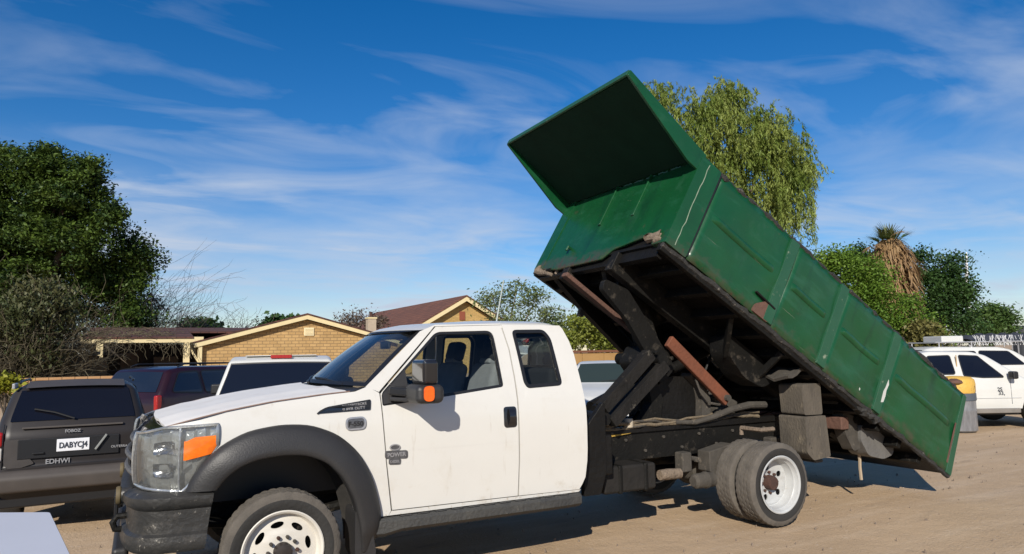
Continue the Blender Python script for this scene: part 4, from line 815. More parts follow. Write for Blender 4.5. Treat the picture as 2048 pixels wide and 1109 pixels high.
    mk('hoist_plate', MB().prism([(.1, -.02), (1.2, -.02), (.95, -.34), (.35, -.30)], -.10, -.02, lambda q, t: B(q[0], q[1], t)), BLACKST, bed, bevel=.01)
    # far side lower brace hanging under the bulkhead
    mk('front_brace', MB().prism(rnd([(-.05, -.06), (.6, -.22), (1.4, -.36), (1.42, -.22), (.7, -.04), (0, 0)], .03), .80, .90, lambda q, t: B(q[0], q[1], t)), BLACKST, bed, bevel=.012)
    mk('brace_latch', MB().beam(B(.62, -.30, .84), B(.58, -.10, .84), .06, .07), DUSTST, bed, bevel=.01)
    mk('front_brace', MB().beam(B(.02, -.06, .74), B(.18, -.10, .62), .05, .06), FRAY, bed, bevel=.01)
build_bed()
mk('aerial', MB().tube([(2.34, .3, 2.02), (2.44, .3, 2.50)], [.010, .006], 6), mat('aerial_grey', (.30, .34, .32), .5), truck)

# ------------------------------------------------------------------ parked vehicles
DGLASS = mat('dark_car_glass', (0.006, 0.006, 0.009), 0.06, spec=0.5, coat=0.0)
BLUEGL = mat('blue_reflecting_glass', (0.008, 0.012, 0.022), 0.08, spec=0.8)
GREENGL = mat('greenish_car_glass', (0.030, 0.042, 0.036), 0.07, spec=0.6)
REDL = mat('red_lamp', (0.32, 0.012, 0.012), 0.25, coat=0.4)
CLEARL = mat('clear_lamp', (0.55, 0.52, 0.48), 0.25, coat=0.4)
SILVER = mat('silver_trim', (0.45, 0.45, 0.46), 0.35, metal=0.5)
PLATE = mat('plate_white', (0.72, 0.73, 0.76), 0.5)
INK = mat('plate_ink', (0.03, 0.035, 0.05), 0.6)
class Car:
    def __init__(s, name, label, loc, rz, paint, out, W, tab, rad=.07, corner=.10, wheels=((.85, .33), (3.5, .33)), cat='car'):
        """out: closed side outline from front-bottom over the top to rear-bottom (x back, z up); tab: (z list, half-width factors)"""
        s.root = tag(empty(name, loc, rz), label, cat); s.W = W; s.tab = tab; s.out = out; s.paint = paint
        P = rnd(out, [0] + [corner] * (len(out) - 2) + [0], 4); s.P = P
        ph = [0, 22, 45, 68, 90]; mb = MB(); rings = []
        for a in ph: rings.append((inset(P, rad * (1 - math.cos(R(a)))), math.sin(R(a)))); 
        rows = []
        for sg in (-1, 1):
            for (poly, sn) in (reversed(rings) if sg < 0 else rings):
                rows.append([(x, sg * (s.Y(x, z) - rad + rad * sn), z) for x, z in poly])
            if sg < 0: rows.append([(x, 0, z + .012 * (z > 1.2)) for x, z in P])
        mb.grid(rows); s.body = mk('body', mb, paint, s.root, angle=50, fix=False)
        ip = inset(P, rad); zb = min(ip[0][1], ip[-1][1]); path = []
        for wx, wr in sorted(wheels, key=lambda q: -q[0]):
            ra = wr * 1.22
            for a in np.linspace(0, math.pi, 15):
                z = wr + ra * math.sin(a)
                if z > zb + .01: path.append((wx + ra * math.cos(a), z))
                elif a in (0, math.pi): path.append((wx + ra * math.cos(a), zb + .001))
        poly = list(ip) + path
        for sg in (-1, 1):
            mk('side_panel', panel(poly, [], lambda x, z: (x, sg * s.Y(x, z), z), step=.12, side=sg), paint, s.root)
            for wx, wr in wheels:
                c = (wx, sg * (W - .13), wr); t = mk('wheel', MB().lathe([(wr * .62, -.09), (wr * .8, -.11), (wr * .96, -.10), (wr, -.07), (wr, .07), (wr * .96, .10), (wr * .8, .11), (wr * .62, .09)], c, 36), RUBBER, s.root)
                mk('rim', MB().lathe([(wr * .63, sg * .09), (wr * .6, sg * .07), (wr * .5, sg * .03), (wr * .2, sg * .05), (.01, sg * .06)], c, 30), SILVER, t)
        x0 = min(q[0] for q in out); x1 = max(q[0] for q in out)
        mk('underbody', MB().box(((x0 + x1) / 2, 0, .42), (x1 - x0 - .5, W * 2 - .5, .34)), BLACK, s.root)
    def Y(s, x, z):
        f = float(np.interp(z, s.tab[0], s.tab[1])); x0 = min(q[0] for q in s.out); x1 = max(q[0] for q in s.out); e = 0.0
        if x < x0 + .6: e = ((x0 + .6 - x) / .6) ** 2 * .14
        if x > x1 - .45: e = ((x - x1 + .45) / .45) ** 2 * .07
        return s.W * f - e
    def across(s, name, a, b, m, lo=.06, hi=.94, wy=.10, off=.006, parent=None, n=12, y0=None, y1=None):
        """panel lying on the profile between outline points a and b"""
        a = np.array(a, float); b = np.array(b, float); d = b - a; nn = np.array([-d[1], d[0]]); nn /= np.linalg.norm(nn)
        if nn[1] < 0 and abs(nn[1]) > .2: nn = -nn
        if abs(nn[1]) <= .2: nn *= np.sign(nn[0] * (a[0] - np.mean([q[0] for q in s.out])))
        rows = []
        for i in range(7):
            p = a + d * (lo + (hi - lo) * i / 6) + nn * off; Yh = s.Y(p[0], p[1]) - wy; ya = -Yh if y0 is None else y0; yb = Yh if y1 is None else y1
            rows.append([(p[0], ya + (yb - ya) * k / n, p[1] + (.012 * (p[1] > 1.2) * (1 - abs(2 * k / n - 1) ** 2))) for k in range(n + 1)])
        return mk(name, MB().grid(rows), m, parent or s.root, fix=True)
    def window(s, poly, m, seal=True, r=.05):
        for sg in (-1, 1):
            pr = rnd(poly, r); g = mk('side_window', panel(pr, [], lambda x, z: (x, sg * (s.Y(x, z) + .006), z), step=.2, side=sg), m, s.root)
            if seal: mk('window_seal', panel(inset(pr, -.018), [inset(pr, .004)], lambda x, z: (x, sg * (s.Y(x, z) + .009), z), step=.2, side=sg), BLACK, g)
    def side(s, name, poly, m, off=.008, sg=None, r=.01):
        for q in ((-1, 1) if sg is None else (sg,)):
            mk(name, panel(rnd(poly, r), [], lambda x, z: (x, q * (s.Y(x, z) + off), z), step=.2, side=q), m, s.root, solid=.015)
TAB_SUV = ([.3, .5, .8, 1.05, 1.15, 1.45, 1.7], [.97, 1.0, 1.0, .97, .94, .80, .72])
def lampbox(c, d, m, parent, bev=.02, name='tail_lamp'): return mk(name, MB().box(c, d), m, parent, bevel=bev)

# charcoal wagon, tail towards the camera
CHAR = mat('charcoal_paint', (0.021, 0.0185, 0.018), 0.40, (0.031, 0.027, 0.026), 3, 0.4, coat=0.0, spec=0.3, wear=((0.035, 0.030, 0.027), 6, 0.62, 0.15))
CHARB = mat('charcoal_dusty_bumper', (0.050, 0.043, 0.039), 0.6, (0.080, 0.068, 0.060), 4, 0.4)
def charcoal_wagon():
    c0 = at(146, 893, 7.25); fw = Vector((math.sin(R(-2)), math.cos(R(-2)), 0)); L_ = 4.35
    loc = Vector((c0[0], c0[1], 0)) + fw * L_; rz = math.atan2(-fw.y, -fw.x)
    out = [(0.05, .34), (0, .42), (.02, .74), (.20, .86), (1.15, .97), (1.85, 1.40), (2.2, 1.465), (3.6, 1.485), (4.0, 1.465), (4.21, 1.11), (4.28, .98), (4.27, .66), (4.36, .63), (4.36, .46), (4.28, .36)]
    c = Car('parked_wagon', 'dusty charcoal station wagon with silver licence plate, tail towards the viewer', loc, rz, CHAR, out, .70, TAB_SUV, rad=.10, corner=.06, wheels=((.85, .33), (3.5, .33)), cat='car')
    r_ = c.root
    c.across('rear_window', (4.0, 1.465), (4.21, 1.11), DGLASS, .12, .98, .075, .008)
    c.across('rear_spoiler', (3.72, 1.492), (4.06, 1.43), CHARB, 0, 1, .10, .022)
    mk('spoiler_end', MB().box((3.92, .72, 1.49), (.26, .03, .05)).v and MB().box((3.92, -.56, 1.475), (.28, .03, .06)), SILVER, r_, bevel=.01)
    mk('bumper', MB().prism(rnd([(4.22, .40), (4.40, .44), (4.42, .58), (4.36, .645), (4.22, .645)], .03), -.68, .68, lambda q, t: (q[0], t, q[1])), CHARB, r_, bevel=.02)
    mk('bumper_skirt', MB().box((4.22, 0, .33), (.12, 1.26, .12)), BLACK, r_, bevel=.02)
    mk('plate_recess', MB().box((4.285, -.03, .845), (.02, .90, .20)), BLACK, r_, bevel=.008)
    pl = mk('licence_plate', MB().box((4.300, -.0, .865), (.012, .29, .125)), PLATE, r_, bevel=.004)
    MX = lambda y, z, x=4.31: Matrix.Translation((x, y, z)) @ Matrix.Rotation(R(90), 4, 'Z') @ Matrix.Rotation(R(90), 4, 'X')
    text('lettering', 'DABYCJ4', .080, INK, pl, MX(0, .862), bold=True, sx=.78)
    text('lettering', 'FOBOZ', .042, SILVER, r_, MX(-.01, 1.005, 4.293), bold=True); text('lettering', 'EDHWI', .066, SILVER, r_, MX(-.13, .705, 4.287), bold=True); text('lettering', 'OUTERRA', .034, SILVER, r_, MX(.42, .815, 4.300), bold=True)
    for sg in (-1, 1):
        lampbox((4.20, sg * .645, .95), (.16, .10, .15), REDL, r_, .03); lampbox((4.20, sg * .645, .80), (.16, .10, .14), CLEARL, r_, .03)
    pk = mk('dented_quarter', MB().prism(rnd([(-.59, .945), (-.38, .95), (-.34, .93), (-.41, .86), (-.38, .76), (-.33, .70), (-.44, .665), (-.56, .665), (-.59, .72)], .02), 4.272, 4.290, lambda q, t: (t, q[0], q[1])), mat('dented_taupe_panel', (.066, .057, .052), .5, (.036, .032, .030), 4, .4, bump=.4, bscale=3), r_, bevel=.01); pk['label'] = 'dented taupe patch on the tailgate'
    mk('chrome_streak', MB().beam((4.300, .20, .80), (4.300, .30, .95), .02, .05, up=(1, 0, 0)), mat('grey_tape', (.22, .23, .22), .6), r_, bevel=.004)
    mk('tailgate_handle', MB().box((4.305, -.30, .80), (.02, .10, .02)), BLACK, r_, bevel=.006)
    for sg in (-1, 1): mk('tailgate_seam', MB().tube([(4.225, sg * .60, 1.10), (4.278, sg * .605, .98), (4.272, sg * .605, .66)], .006, 5), BLACK, r_)
    mk('tailgate_seam', MB().tube([(4.275, -.60, .668), (4.275, .60, .668)], .007, 5), BLACK, r_); mk('belt_trim', MB().box((4.262, 0, 1.055), (.03, .9, .02)), CHARB, r_, bevel=.006)
    mk('rear_wiper', MB().tube([(4.235, .0, 1.13), (4.20, -.18, 1.20), (4.17, -.36, 1.24)], .010, 5), BLACK, r_)
    c.window([(1.95, 1.08), (2.2, 1.39), (2.85, 1.40), (2.85, 1.08)], DGLASS); c.window([(2.92, 1.08), (2.92, 1.40), (3.55, 1.40), (3.85, 1.12)], DGLASS)
    c.across('windscreen', (1.15, .97), (1.85, 1.40), DGLASS)
    for sg in (-1, 1): mk('roof_rail', MB().tube([(2.3, sg * .55, 1.49), (2.4, sg * .55, 1.51), (3.4, sg * .55, 1.51), (3.5, sg * .55, 1.49)], .014, 6), BLACK, r_)
charcoal_wagon()

# maroon estate behind it, rear quarter towards the camera
MAR = mat('dark_maroon_paint', (0.024, 0.004, 0.006), 0.3, (0.010, 0.004, 0.006), 2, 0.4, coat=0.4)
def maroon_suv():
    c0 = at(330, 760, 12.4); az = R(38); fw = Vector((math.cos(az), math.sin(az), 0)); L_ = 4.6
    loc = Vector((c0[0], c0[1], 0)) + fw * (L_ - .25) + Vector((-fw.y, fw.x, 0)) * .85; rz = math.atan2(-fw.y, -fw.x)
    out = [(0.05, .36), (0, .45), (.02, .80), (.2, .93), (1.15, 1.02), (1.85, 1.48), (2.2, 1.56), (3.8, 1.575), (4.15, 1.53), (4.42, 1.12), (4.5, .98), (4.52, .5), (4.45, .38)]
    c = Car('parked_estate', 'dark maroon estate car with roof rails and bluish windows beside the charcoal wagon', loc, rz, MAR, out, .90, TAB_SUV, rad=.08, corner=.08, wheels=((.9, .34), (3.65, .34)))
    c.across('rear_window', (4.15, 1.53), (4.42, 1.12), BLUEGL, .12, .96, .10, .008); c.across('windscreen', (1.15, 1.02), (1.85, 1.48), BLUEGL)
    c.window([(1.62, 1.12), (2.0, 1.47), (2.62, 1.49), (2.62, 1.10)], BLUEGL); c.window([(2.70, 1.10), (2.70, 1.49), (3.45, 1.49), (3.45, 1.10)], BLUEGL); c.window([(3.53, 1.10), (3.53, 1.49), (3.95, 1.47), (4.18, 1.14)], BLUEGL)
    for sg in (-1, 1):
        mk('roof_rail', MB().tube([(2.25, sg * .62, 1.58), (2.35, sg * .62, 1.625), (3.75, sg * .62, 1.625), (3.9, sg * .62, 1.58)], .016, 6), BLACK, c.root)
        lampbox((4.44, sg * .80, .95), (.12, .10, .28), REDL, c.root, .03)
        mk('door_mirror', MB().box((1.75, sg * .98, 1.14), (.10, .20, .13)), mat('mirror_grey', (.22, .22, .24), .5), c.root, bevel=.03)
    for x in (2.75, 3.4): mk('roof_bar', MB().tube([(x, -.62, 1.63), (x, .62, 1.63)], .014, 6), BLACK, c.root)
maroon_suv()

# white pickup behind the hood, seen from the back
def pickup_outline(H=1.74, belt=1.14, bed=1.10):
    return [(.05, .42), (0, .52), (.02, .92), (.2, 1.04), (1.25, 1.12), (1.95, H - .06), (2.3, H), (3.15, H), (3.38, H - .06), (3.50, belt + .02), (3.52, bed), (5.25, bed), (5.32, .56), (5.25, .45)]
TAB_PU = ([.4, .6, .9, 1.1, 1.2, 1.5, 1.75], [.97, 1.0, 1.0, .975, .94, .83, .75])
def white_pickup():
    c0 = at(562, 750, 10.2); az = R(79); fw = Vector((math.cos(az), math.sin(az), 0)); loc = Vector((c0[0], c0[1], 0)) + fw * 3.40; rz = math.atan2(-fw.y, -fw.x)
    c = Car('parked_pickup', 'white pickup with dark rear window and red roof lamp behind the truck hood', loc, rz, WHITE2, pickup_outline(), .93, TAB_PU, rad=.06, corner=.05, wheels=((.9, .36), (4.3, .36)), cat='pickup')
    c.across('rear_window', (3.38, 1.68), (3.50, 1.16), DGLASS, .10, .97, .055, .008); c.across('windscreen', (1.25, 1.12), (1.95, 1.68), DGLASS)
    c.across('window_seal', (3.38, 1.68), (3.50, 1.16), BLACK, .06, 1.0, .045, .004)
    lampbox((3.335, 0, 1.735), (.06, .30, .05), REDL, c.root, .012, 'roof_lamp')
    c.window([(1.75, 1.18), (2.1, 1.62), (2.65, 1.65), (2.65, 1.18)], DGLASS); c.window([(2.72, 1.18), (2.72, 1.65), (3.20, 1.64), (3.30, 1.20)], DGLASS)
    mk('roof_strip', MB().box((2.9, -.60, 1.735), (.7, .03, .02)).v and MB().box((2.9, 0, 1.752), (.7, 1.0, .012)), WHITE2, c.root, bevel=.005)
    for sg in (-1, 1): lampbox((5.27, sg * .84, .85), (.10, .12, .30), REDL, c.root, .02); mk('door_mirror', MB().box((1.62, sg * 1.03, 1.22), (.12, .20, .17)), BLACK, c.root, bevel=.03)
    mk('rear_bumper', MB().box((5.34, 0, .52), (.16, 1.7, .16)), SILVER, c.root, bevel=.03)
white_pickup()

# white saloon facing the camera, between the cab and the hoist
def white_saloon():
    c0 = at(1212, 760, 15.6); az = R(-128); fw = Vector((math.cos(az), math.sin(az), 0)); rz = math.atan2(-fw.y, -fw.x); loc = Vector((c0[0], c0[1], 0)) + fw * 1.55
    out = [(.05, .30), (0, .38), (.02, .66), (.18, .80), (.6, .93), (1.25, 1.04), (1.95, 1.44), (2.3, 1.50), (3.0, 1.50), (3.4, 1.46), (4.0, 1.08), (4.5, 1.02), (4.55, .5), (4.48, .34)]
    c = Car('parked_saloon', 'white saloon car facing the viewer in the gap behind the truck cab', loc, rz, WHITE2, out, .89, ([.3, .5, .8, 1.0, 1.1, 1.4, 1.6], [.96, 1.0, 1.0, .97, .93, .78, .72]), rad=.09, corner=.10, wheels=((.85, .32), (3.6, .32)))
    c.across('windscreen', (1.25, 1.04), (1.95, 1.44), GREENGL, .03, 1.0, .09, .008); c.across('rear_window', (3.4, 1.46), (4.0, 1.08), GREENGL)
    c.window([(1.75, 1.10), (2.15, 1.42), (2.7, 1.44), (2.7, 1.08)], GREENGL); c.window([(2.78, 1.08), (2.78, 1.44), (3.25, 1.42), (3.6, 1.10)], GREENGL)
    mk('hood_line', MB().tube([(1.18, -.62, 1.045), (.5, -.5, .915)], .004, 5), BLACK, c.root)
    for sg in (-1, 1):
        lampbox((.10, sg * .66, .72), (.20, .30, .13), CLEARL, c.root, .04, 'headlamp'); mk('door_mirror', MB().box((1.62, sg * .97, 1.08), (.10, .18, .13)), WHITE2, c.root, bevel=.03)
        mk('wiper', MB().tube([(1.30, sg * .1, 1.08), (1.36, sg * .1 - .5, 1.12)], .008, 5), BLACK, c.root)
    mk('front_grille', MB().box((.0, 0, .60), (.03, .8, .12)), BLACK, c.root, bevel=.01)
    mk('wheel_arch_scrape', MB().box((.015, .2, .45), (.03, 1.2, .10)), BLACK, c.root, bevel=.01)
white_saloon()

# two white work vehicles at the right
def right_vehicles():
    rr = Vector((CR[0], CR[1], 0)).normalized(); rz = math.atan2(-rr.y, -rr.x)
    P0 = Vector(on_z(1932, 858)); away = Vector((-rr.y, rr.x, 0)) * (1 if Vector((-rr.y, rr.x, 0)).dot(Vector((CF[0], CF[1], 0))) > 0 else -1)
    out = [(.05, .34), (0, .42), (.02, .80), (.2, .92), (1.15, 1.02), (1.85, 1.52), (2.15, 1.60), (3.05, 1.62), (3.35, 1.56), (3.52, 1.06), (3.55, .98), (5.05, .98), (5.12, .50), (5.05, .38)]
    d = .0; loc = P0 + away * .88 + rr * 2.52; loc.z = 0
    c = Car('work_pickup', 'white four door pickup with black door lettering parked beyond the raised bed tail', loc, rz, WHITE2, out, .88, ([.3, .5, .8, 1.0, 1.1, 1.4, 1.65], [.97, 1.0, 1.0, .98, .95, .83, .76]), rad=.06, corner=.07, wheels=((.85, .36), (4.2, .36)), cat='pickup')
    c.window([(1.62, 1.06), (2.05, 1.50), (2.44, 1.52), (2.44, 1.10), (2.05, 1.06)], DGLASS, r=.03); c.window([(2.62, 1.14), (2.64, 1.52), (3.12, 1.51), (3.20, 1.14)], DGLASS)
    c.across('windscreen', (1.15, 1.02), (1.85, 1.52), DGLASS); c.across('rear_window', (3.35, 1.56), (3.52, 1.06), DGLASS)
    nearsg = 1 if (Matrix.Rotation(rz, 3, 'Z') @ Vector((0, 1, 0))).dot(away) < 0 else -1
    for sg in (-1, 1):
        mk('sill_board', MB().box((2.5, sg * .84, .36), (2.3, .16, .10)), mat('sill_taupe', (.22, .20, .18), .7, (.12, .11, .10), 5, .4), c.root, bevel=.02)
        for x in (2.54, 1.50, 3.36): mk('shut_line', MB().tube([(x, sg * (c.Y(x, .5) + .001), .5), (x, sg * (c.Y(x, .85) + .001), .85), (x - .01, sg * (c.Y(x, 1.02) + .001), 1.02)], .005, 5), INK, c.root)
        for x in (2.40, 3.22): mk('door_handle', MB().box((x, sg * (c.Y(x, .93) + .01), .93), (.14, .025, .035)), WHITE2, c.root, bevel=.01)
        mk('body_line', MB().tube([(1.3, sg * (c.Y(1.3, .62) + .002), .62), (3.4, sg * (c.Y(3.4, .62) + .002), .62)], .006, 5), SILVER, c.root)
        mk('door_mirror', MB().box((1.50, sg * .98, 1.10), (.12, .18, .16)), BLACK, c.root, bevel=.03)
        mk('rust_streak', MB().box((2.535, sg * (c.Y(2.5, 1.3) + .002), 1.32), (.02, .006, .42)), mat('rust_stain', (.38, .25, .10), .8), c.root)
    rot = Matrix.Rotation(R(90), 4, 'X') if nearsg < 0 else Matrix.Rotation(R(180), 4, 'Z') @ Matrix.Rotation(R(90), 4, 'X')
    for t_, x, z, sz in (('2S', 1.74, .80, .11), ('33,', 1.71, .72, .11)):
        text('lettering', t_, sz, INK, c.root, Matrix.Translation((x, nearsg * (c.Y(x, z) + .004), z)) @ rot, bold=True)
    # second vehicle behind it with a loaded roof rack
    P1 = Vector(at(1834, 760, 19.0)); P1.z = 0; out = [(.05, .34), (0, .42), (.02, .88), (.2, 1.0), (1.2, 1.10), (1.95, 1.60), (2.3, 1.68), (4.0, 1.70), (4.35, 1.64), (4.62, 1.20), (4.7, 1.05), (4.72, .5), (4.65, .38)]
    c = Car('work_van', 'white utility vehicle with a loaded roof rack behind the lettered pickup', P1 + rr * 4.72 + away * .9, rz, WHITE2, out, .93, ([.3, .5, .8, 1.1, 1.2, 1.5, 1.75], [.97, 1.0, 1.0, .98, .95, .85, .77]), rad=.09, corner=.10, wheels=((.9, .36), (3.8, .36)), cat='van')
    c.window([(4.0, 1.22), (4.0, 1.55), (4.22, 1.54), (4.36, 1.24)], DGLASS); c.window([(3.0, 1.20), (3.0, 1.56), (3.9, 1.57), (3.9, 1.20)], DGLASS); c.window([(1.75, 1.20), (2.1, 1.55), (2.9, 1.57), (2.9, 1.20)], DGLASS)
    c.across('windscreen', (1.2, 1.10), (1.95, 1.60), GREENGL, .02, .98, .08, .008); c.across('rear_window', (4.35, 1.64), (4.62, 1.20), DGLASS)
    rk = MB()
    for sg in (-1, 1):
        rk.tube([(1.5, sg * .66, 1.82), (4.0, sg * .66, 1.82)], .02, 6)
        for x in (2.1, 3.0, 3.9): rk.tube([(x, sg * .66, 1.68), (x, sg * .66, 1.82)], .018, 6)
    for k in range(11): rk.tube([(1.5 + k * .25, -.66, 1.82), (1.5 + k * .25, .66, 1.82)], .014, 5)
    r_ = mk('roof_rack', rk, SILVER, c.root); r_['kind'] = 'stuff'
    b = mk('storage_box', MB().box((3.32, -.1, 1.90), (.62, .9, .20)), WHITE2, None, bevel=.03); b.parent = None
    b.matrix_world = Matrix.Translation(c.root.location) @ Matrix.Rotation(rz, 4, 'Z') @ b.matrix_world; tag(b, 'flat white box strapped on the roof rack of the white van', 'box')
    # dark net covered load
    mb = MB(); rows = []
    for i in range(26):
        x = 2.9 - i * .12; rows.append([(x, -.6 + 1.2 * j / 8, 1.84 + (.20 + .05 * math.sin(i * 2.2 + j)) * math.sin(math.pi * (j + .2) / 8.4) * (.5 + .5 * math.sin(min(1, i / 5) * 1.57))) for j in range(9)])
    mb.grid(rows); o = mk('roof_load', mb, mat('grey_tarp', (.03, .033, .042), .7, (.06, .063, .075), 5, .4, bump=.5, bscale=14)); o.matrix_world = Matrix.Translation(c.root.location) @ Matrix.Rotation(rz, 4, 'Z'); tag(o, 'dark grey tarp covered load on the roof rack of the white van', 'tarp')
    mb = MB(); lm = Matrix.Rotation(rz, 4, 'Z')
    for i in range(150):
        x = 2.9 - rng.uniform(0, 2.9); y = (1 if rng.random() < .6 else -1) * rng.uniform(.5, .66); mb.tube([(x, y, 1.98 + .03 * rng.random()), (x + .05 * rng.normal(), y * 1.06, 1.86), (x + .06 * rng.normal(), y * 1.08, 1.72)], .007, 4)
    o2 = mk('net_cord', mb, mat('white_cord', (.6, .6, .6), .8), o); o2['kind'] = 'stuff'
right_vehicles()

# drum wrapped in film behind the tail of the bed
def drum():
    p = on_z(1919, 862); c = tag(empty('drum', (p[0], p[1], 0)), 'rusty yellow topped drum wrapped in clear film behind the bed tail', 'drum')
    k = .36
    mk('drum_base', MB().lathe([(.001, 0), (.30, 0), (.33, .03), (.33, .40), (.335, .42), (.33, .44), (.33, .62)], (0, 0, 0), 32, 'z'), mat('film_wrap', (.05, .05, .055), .22, (.30, .30, .31), 9, .35, bump=.8, bscale=14, stretch=(1, 1, .25)), c)
    mk('drum_band', MB().lathe([(.335, .62), (.345, .63), (.345, .76), (.335, .77)], (0, 0, 0), 32, 'z'), mat('slate_band', (.075, .09, .11), .5), c)
    mk('drum_top', MB().lathe([(.33, .77), (.34, .80), (.345, .95), (.33, 1.04), (.27, 1.09), (.12, 1.11), (.001, 1.11)], (0, 0, 0), 32, 'z'), mat('rusty_yellow', (.62, .33, .03), .6, (.60, .42, .12), 4, .4, bump=.5, wear=((.16, .07, .03), 4, .56, .08)), c)
    mk('tin_spill', MB().lathe([(.001, 0), (.16, .0), (.14, .05), (.05, .09), (.001, .09)], (-.26, -.12, .98), 10, 'z'), RUST2, c)
drum()

# white vehicle whose bonnet corner shows in the bottom left of the photograph; its unseen cab is added to cast a shadow
def corner_vehicle():
    q = [on_z(-700, 1030, 1.0), on_z(103, 1024, 1.0), on_z(150, 1120, 1.0), on_z(190, 1260, 1.0), on_z(-700, 1260, 1.0)]
    poly = rnd([(p[0], p[1]) for p in q], [.01, .03, 0, .02, .01]); c = tag(empty('hood_with_added_cab', (-2.5, -2.2, 0)), 'white flat hood corner at bottom left, with an unseen cab added for its shadow', 'van'); f = lambda p, t: (p[0] + 2.5, p[1] + 2.2, t)
    mk('hood', MB().prism(inset(poly, .008), .985, 1.0, f), mat('cool_white_top', (.62, .63, .68), .45, (.58, .59, .64), 2, .4), c, bevel=.003)
    mk('hood_trim', MB().prism(poly, .955, .984, f), BLACK, c, bevel=.004); mk('front_body', MB().prism(inset(poly, .03), .25, .954, f), WHITE2, c)
    x0 = min(p[0] for p in poly) - .01; x0 = min(x0, -2.62)
    pr = [(x0, .25), (x0, 1.02), (x0 - .45, 1.70), (x0 - .7, 1.78), (x0 - 2.6, 1.78), (x0 - 2.75, .9), (x0 - 2.75, .25)]
    b = mk('cab', MB().prism(rnd(pr, .08), -3.2, -1.3, lambda p, t: (p[0] + 2.5, t + 2.2, p[1])), WHITE2, c, bevel=.06)  # cab, windscreen and wheels stay out of view, added to shade the ground
    mk('windscreen', MB().beam((x0 + 2.47, -.05, 1.08), (x0 - .43 + 2.5, -.05, 1.66), 1.6, .02, up=(.8, 0, .6)), DGLASS, c)
    for x in (x0 - .2, x0 - 2.2):
        for y in (-3.1, -1.4): mk('wheel', MB().lathe([(.2, -.1), (.34, -.1), (.36, -.06), (.36, .06), (.34, .1), (.2, .1)], (x + 2.5, y + 2.2, .35), 28), RUBBER, c)
corner_vehicle()

# ------------------------------------------------------------------ houses and walls
TANBR = brick_mat('tan_brick', (0.48, 0.31, 0.13), (0.40, 0.25, 0.10), (0.24, 0.155, 0.075), .44, .19)
CREAM = mat('cream_board', (0.70, 0.58, 0.33), 0.7, (0.60, 0.50, 0.28), 3, 0.4)
SHING = brick_mat('maroon_shingle', (0.105, 0.042, 0.032), (0.072, 0.03, 0.025), (0.04, 0.02, 0.016), .5, .2, bump=.8)
SHING2 = brick_mat('brown_shingle', (0.19, 0.075, 0.045), (0.13, 0.054, 0.036), (0.07, 0.033, 0.023), .5, .22, bump=.8)
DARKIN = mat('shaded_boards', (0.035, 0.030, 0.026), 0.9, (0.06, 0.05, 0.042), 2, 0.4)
BOXV = mat('vent_cream', (0.70, 0.60, 0.38), 0.7)
BUFF = mat('buff_block', (0.42, 0.245, 0.115), 0.9, (0.34, 0.19, 0.085), 6, 0.4, bump=0.5)
def xz(px, py, y): q = on_y(px, py, y); return (q[0], q[2])
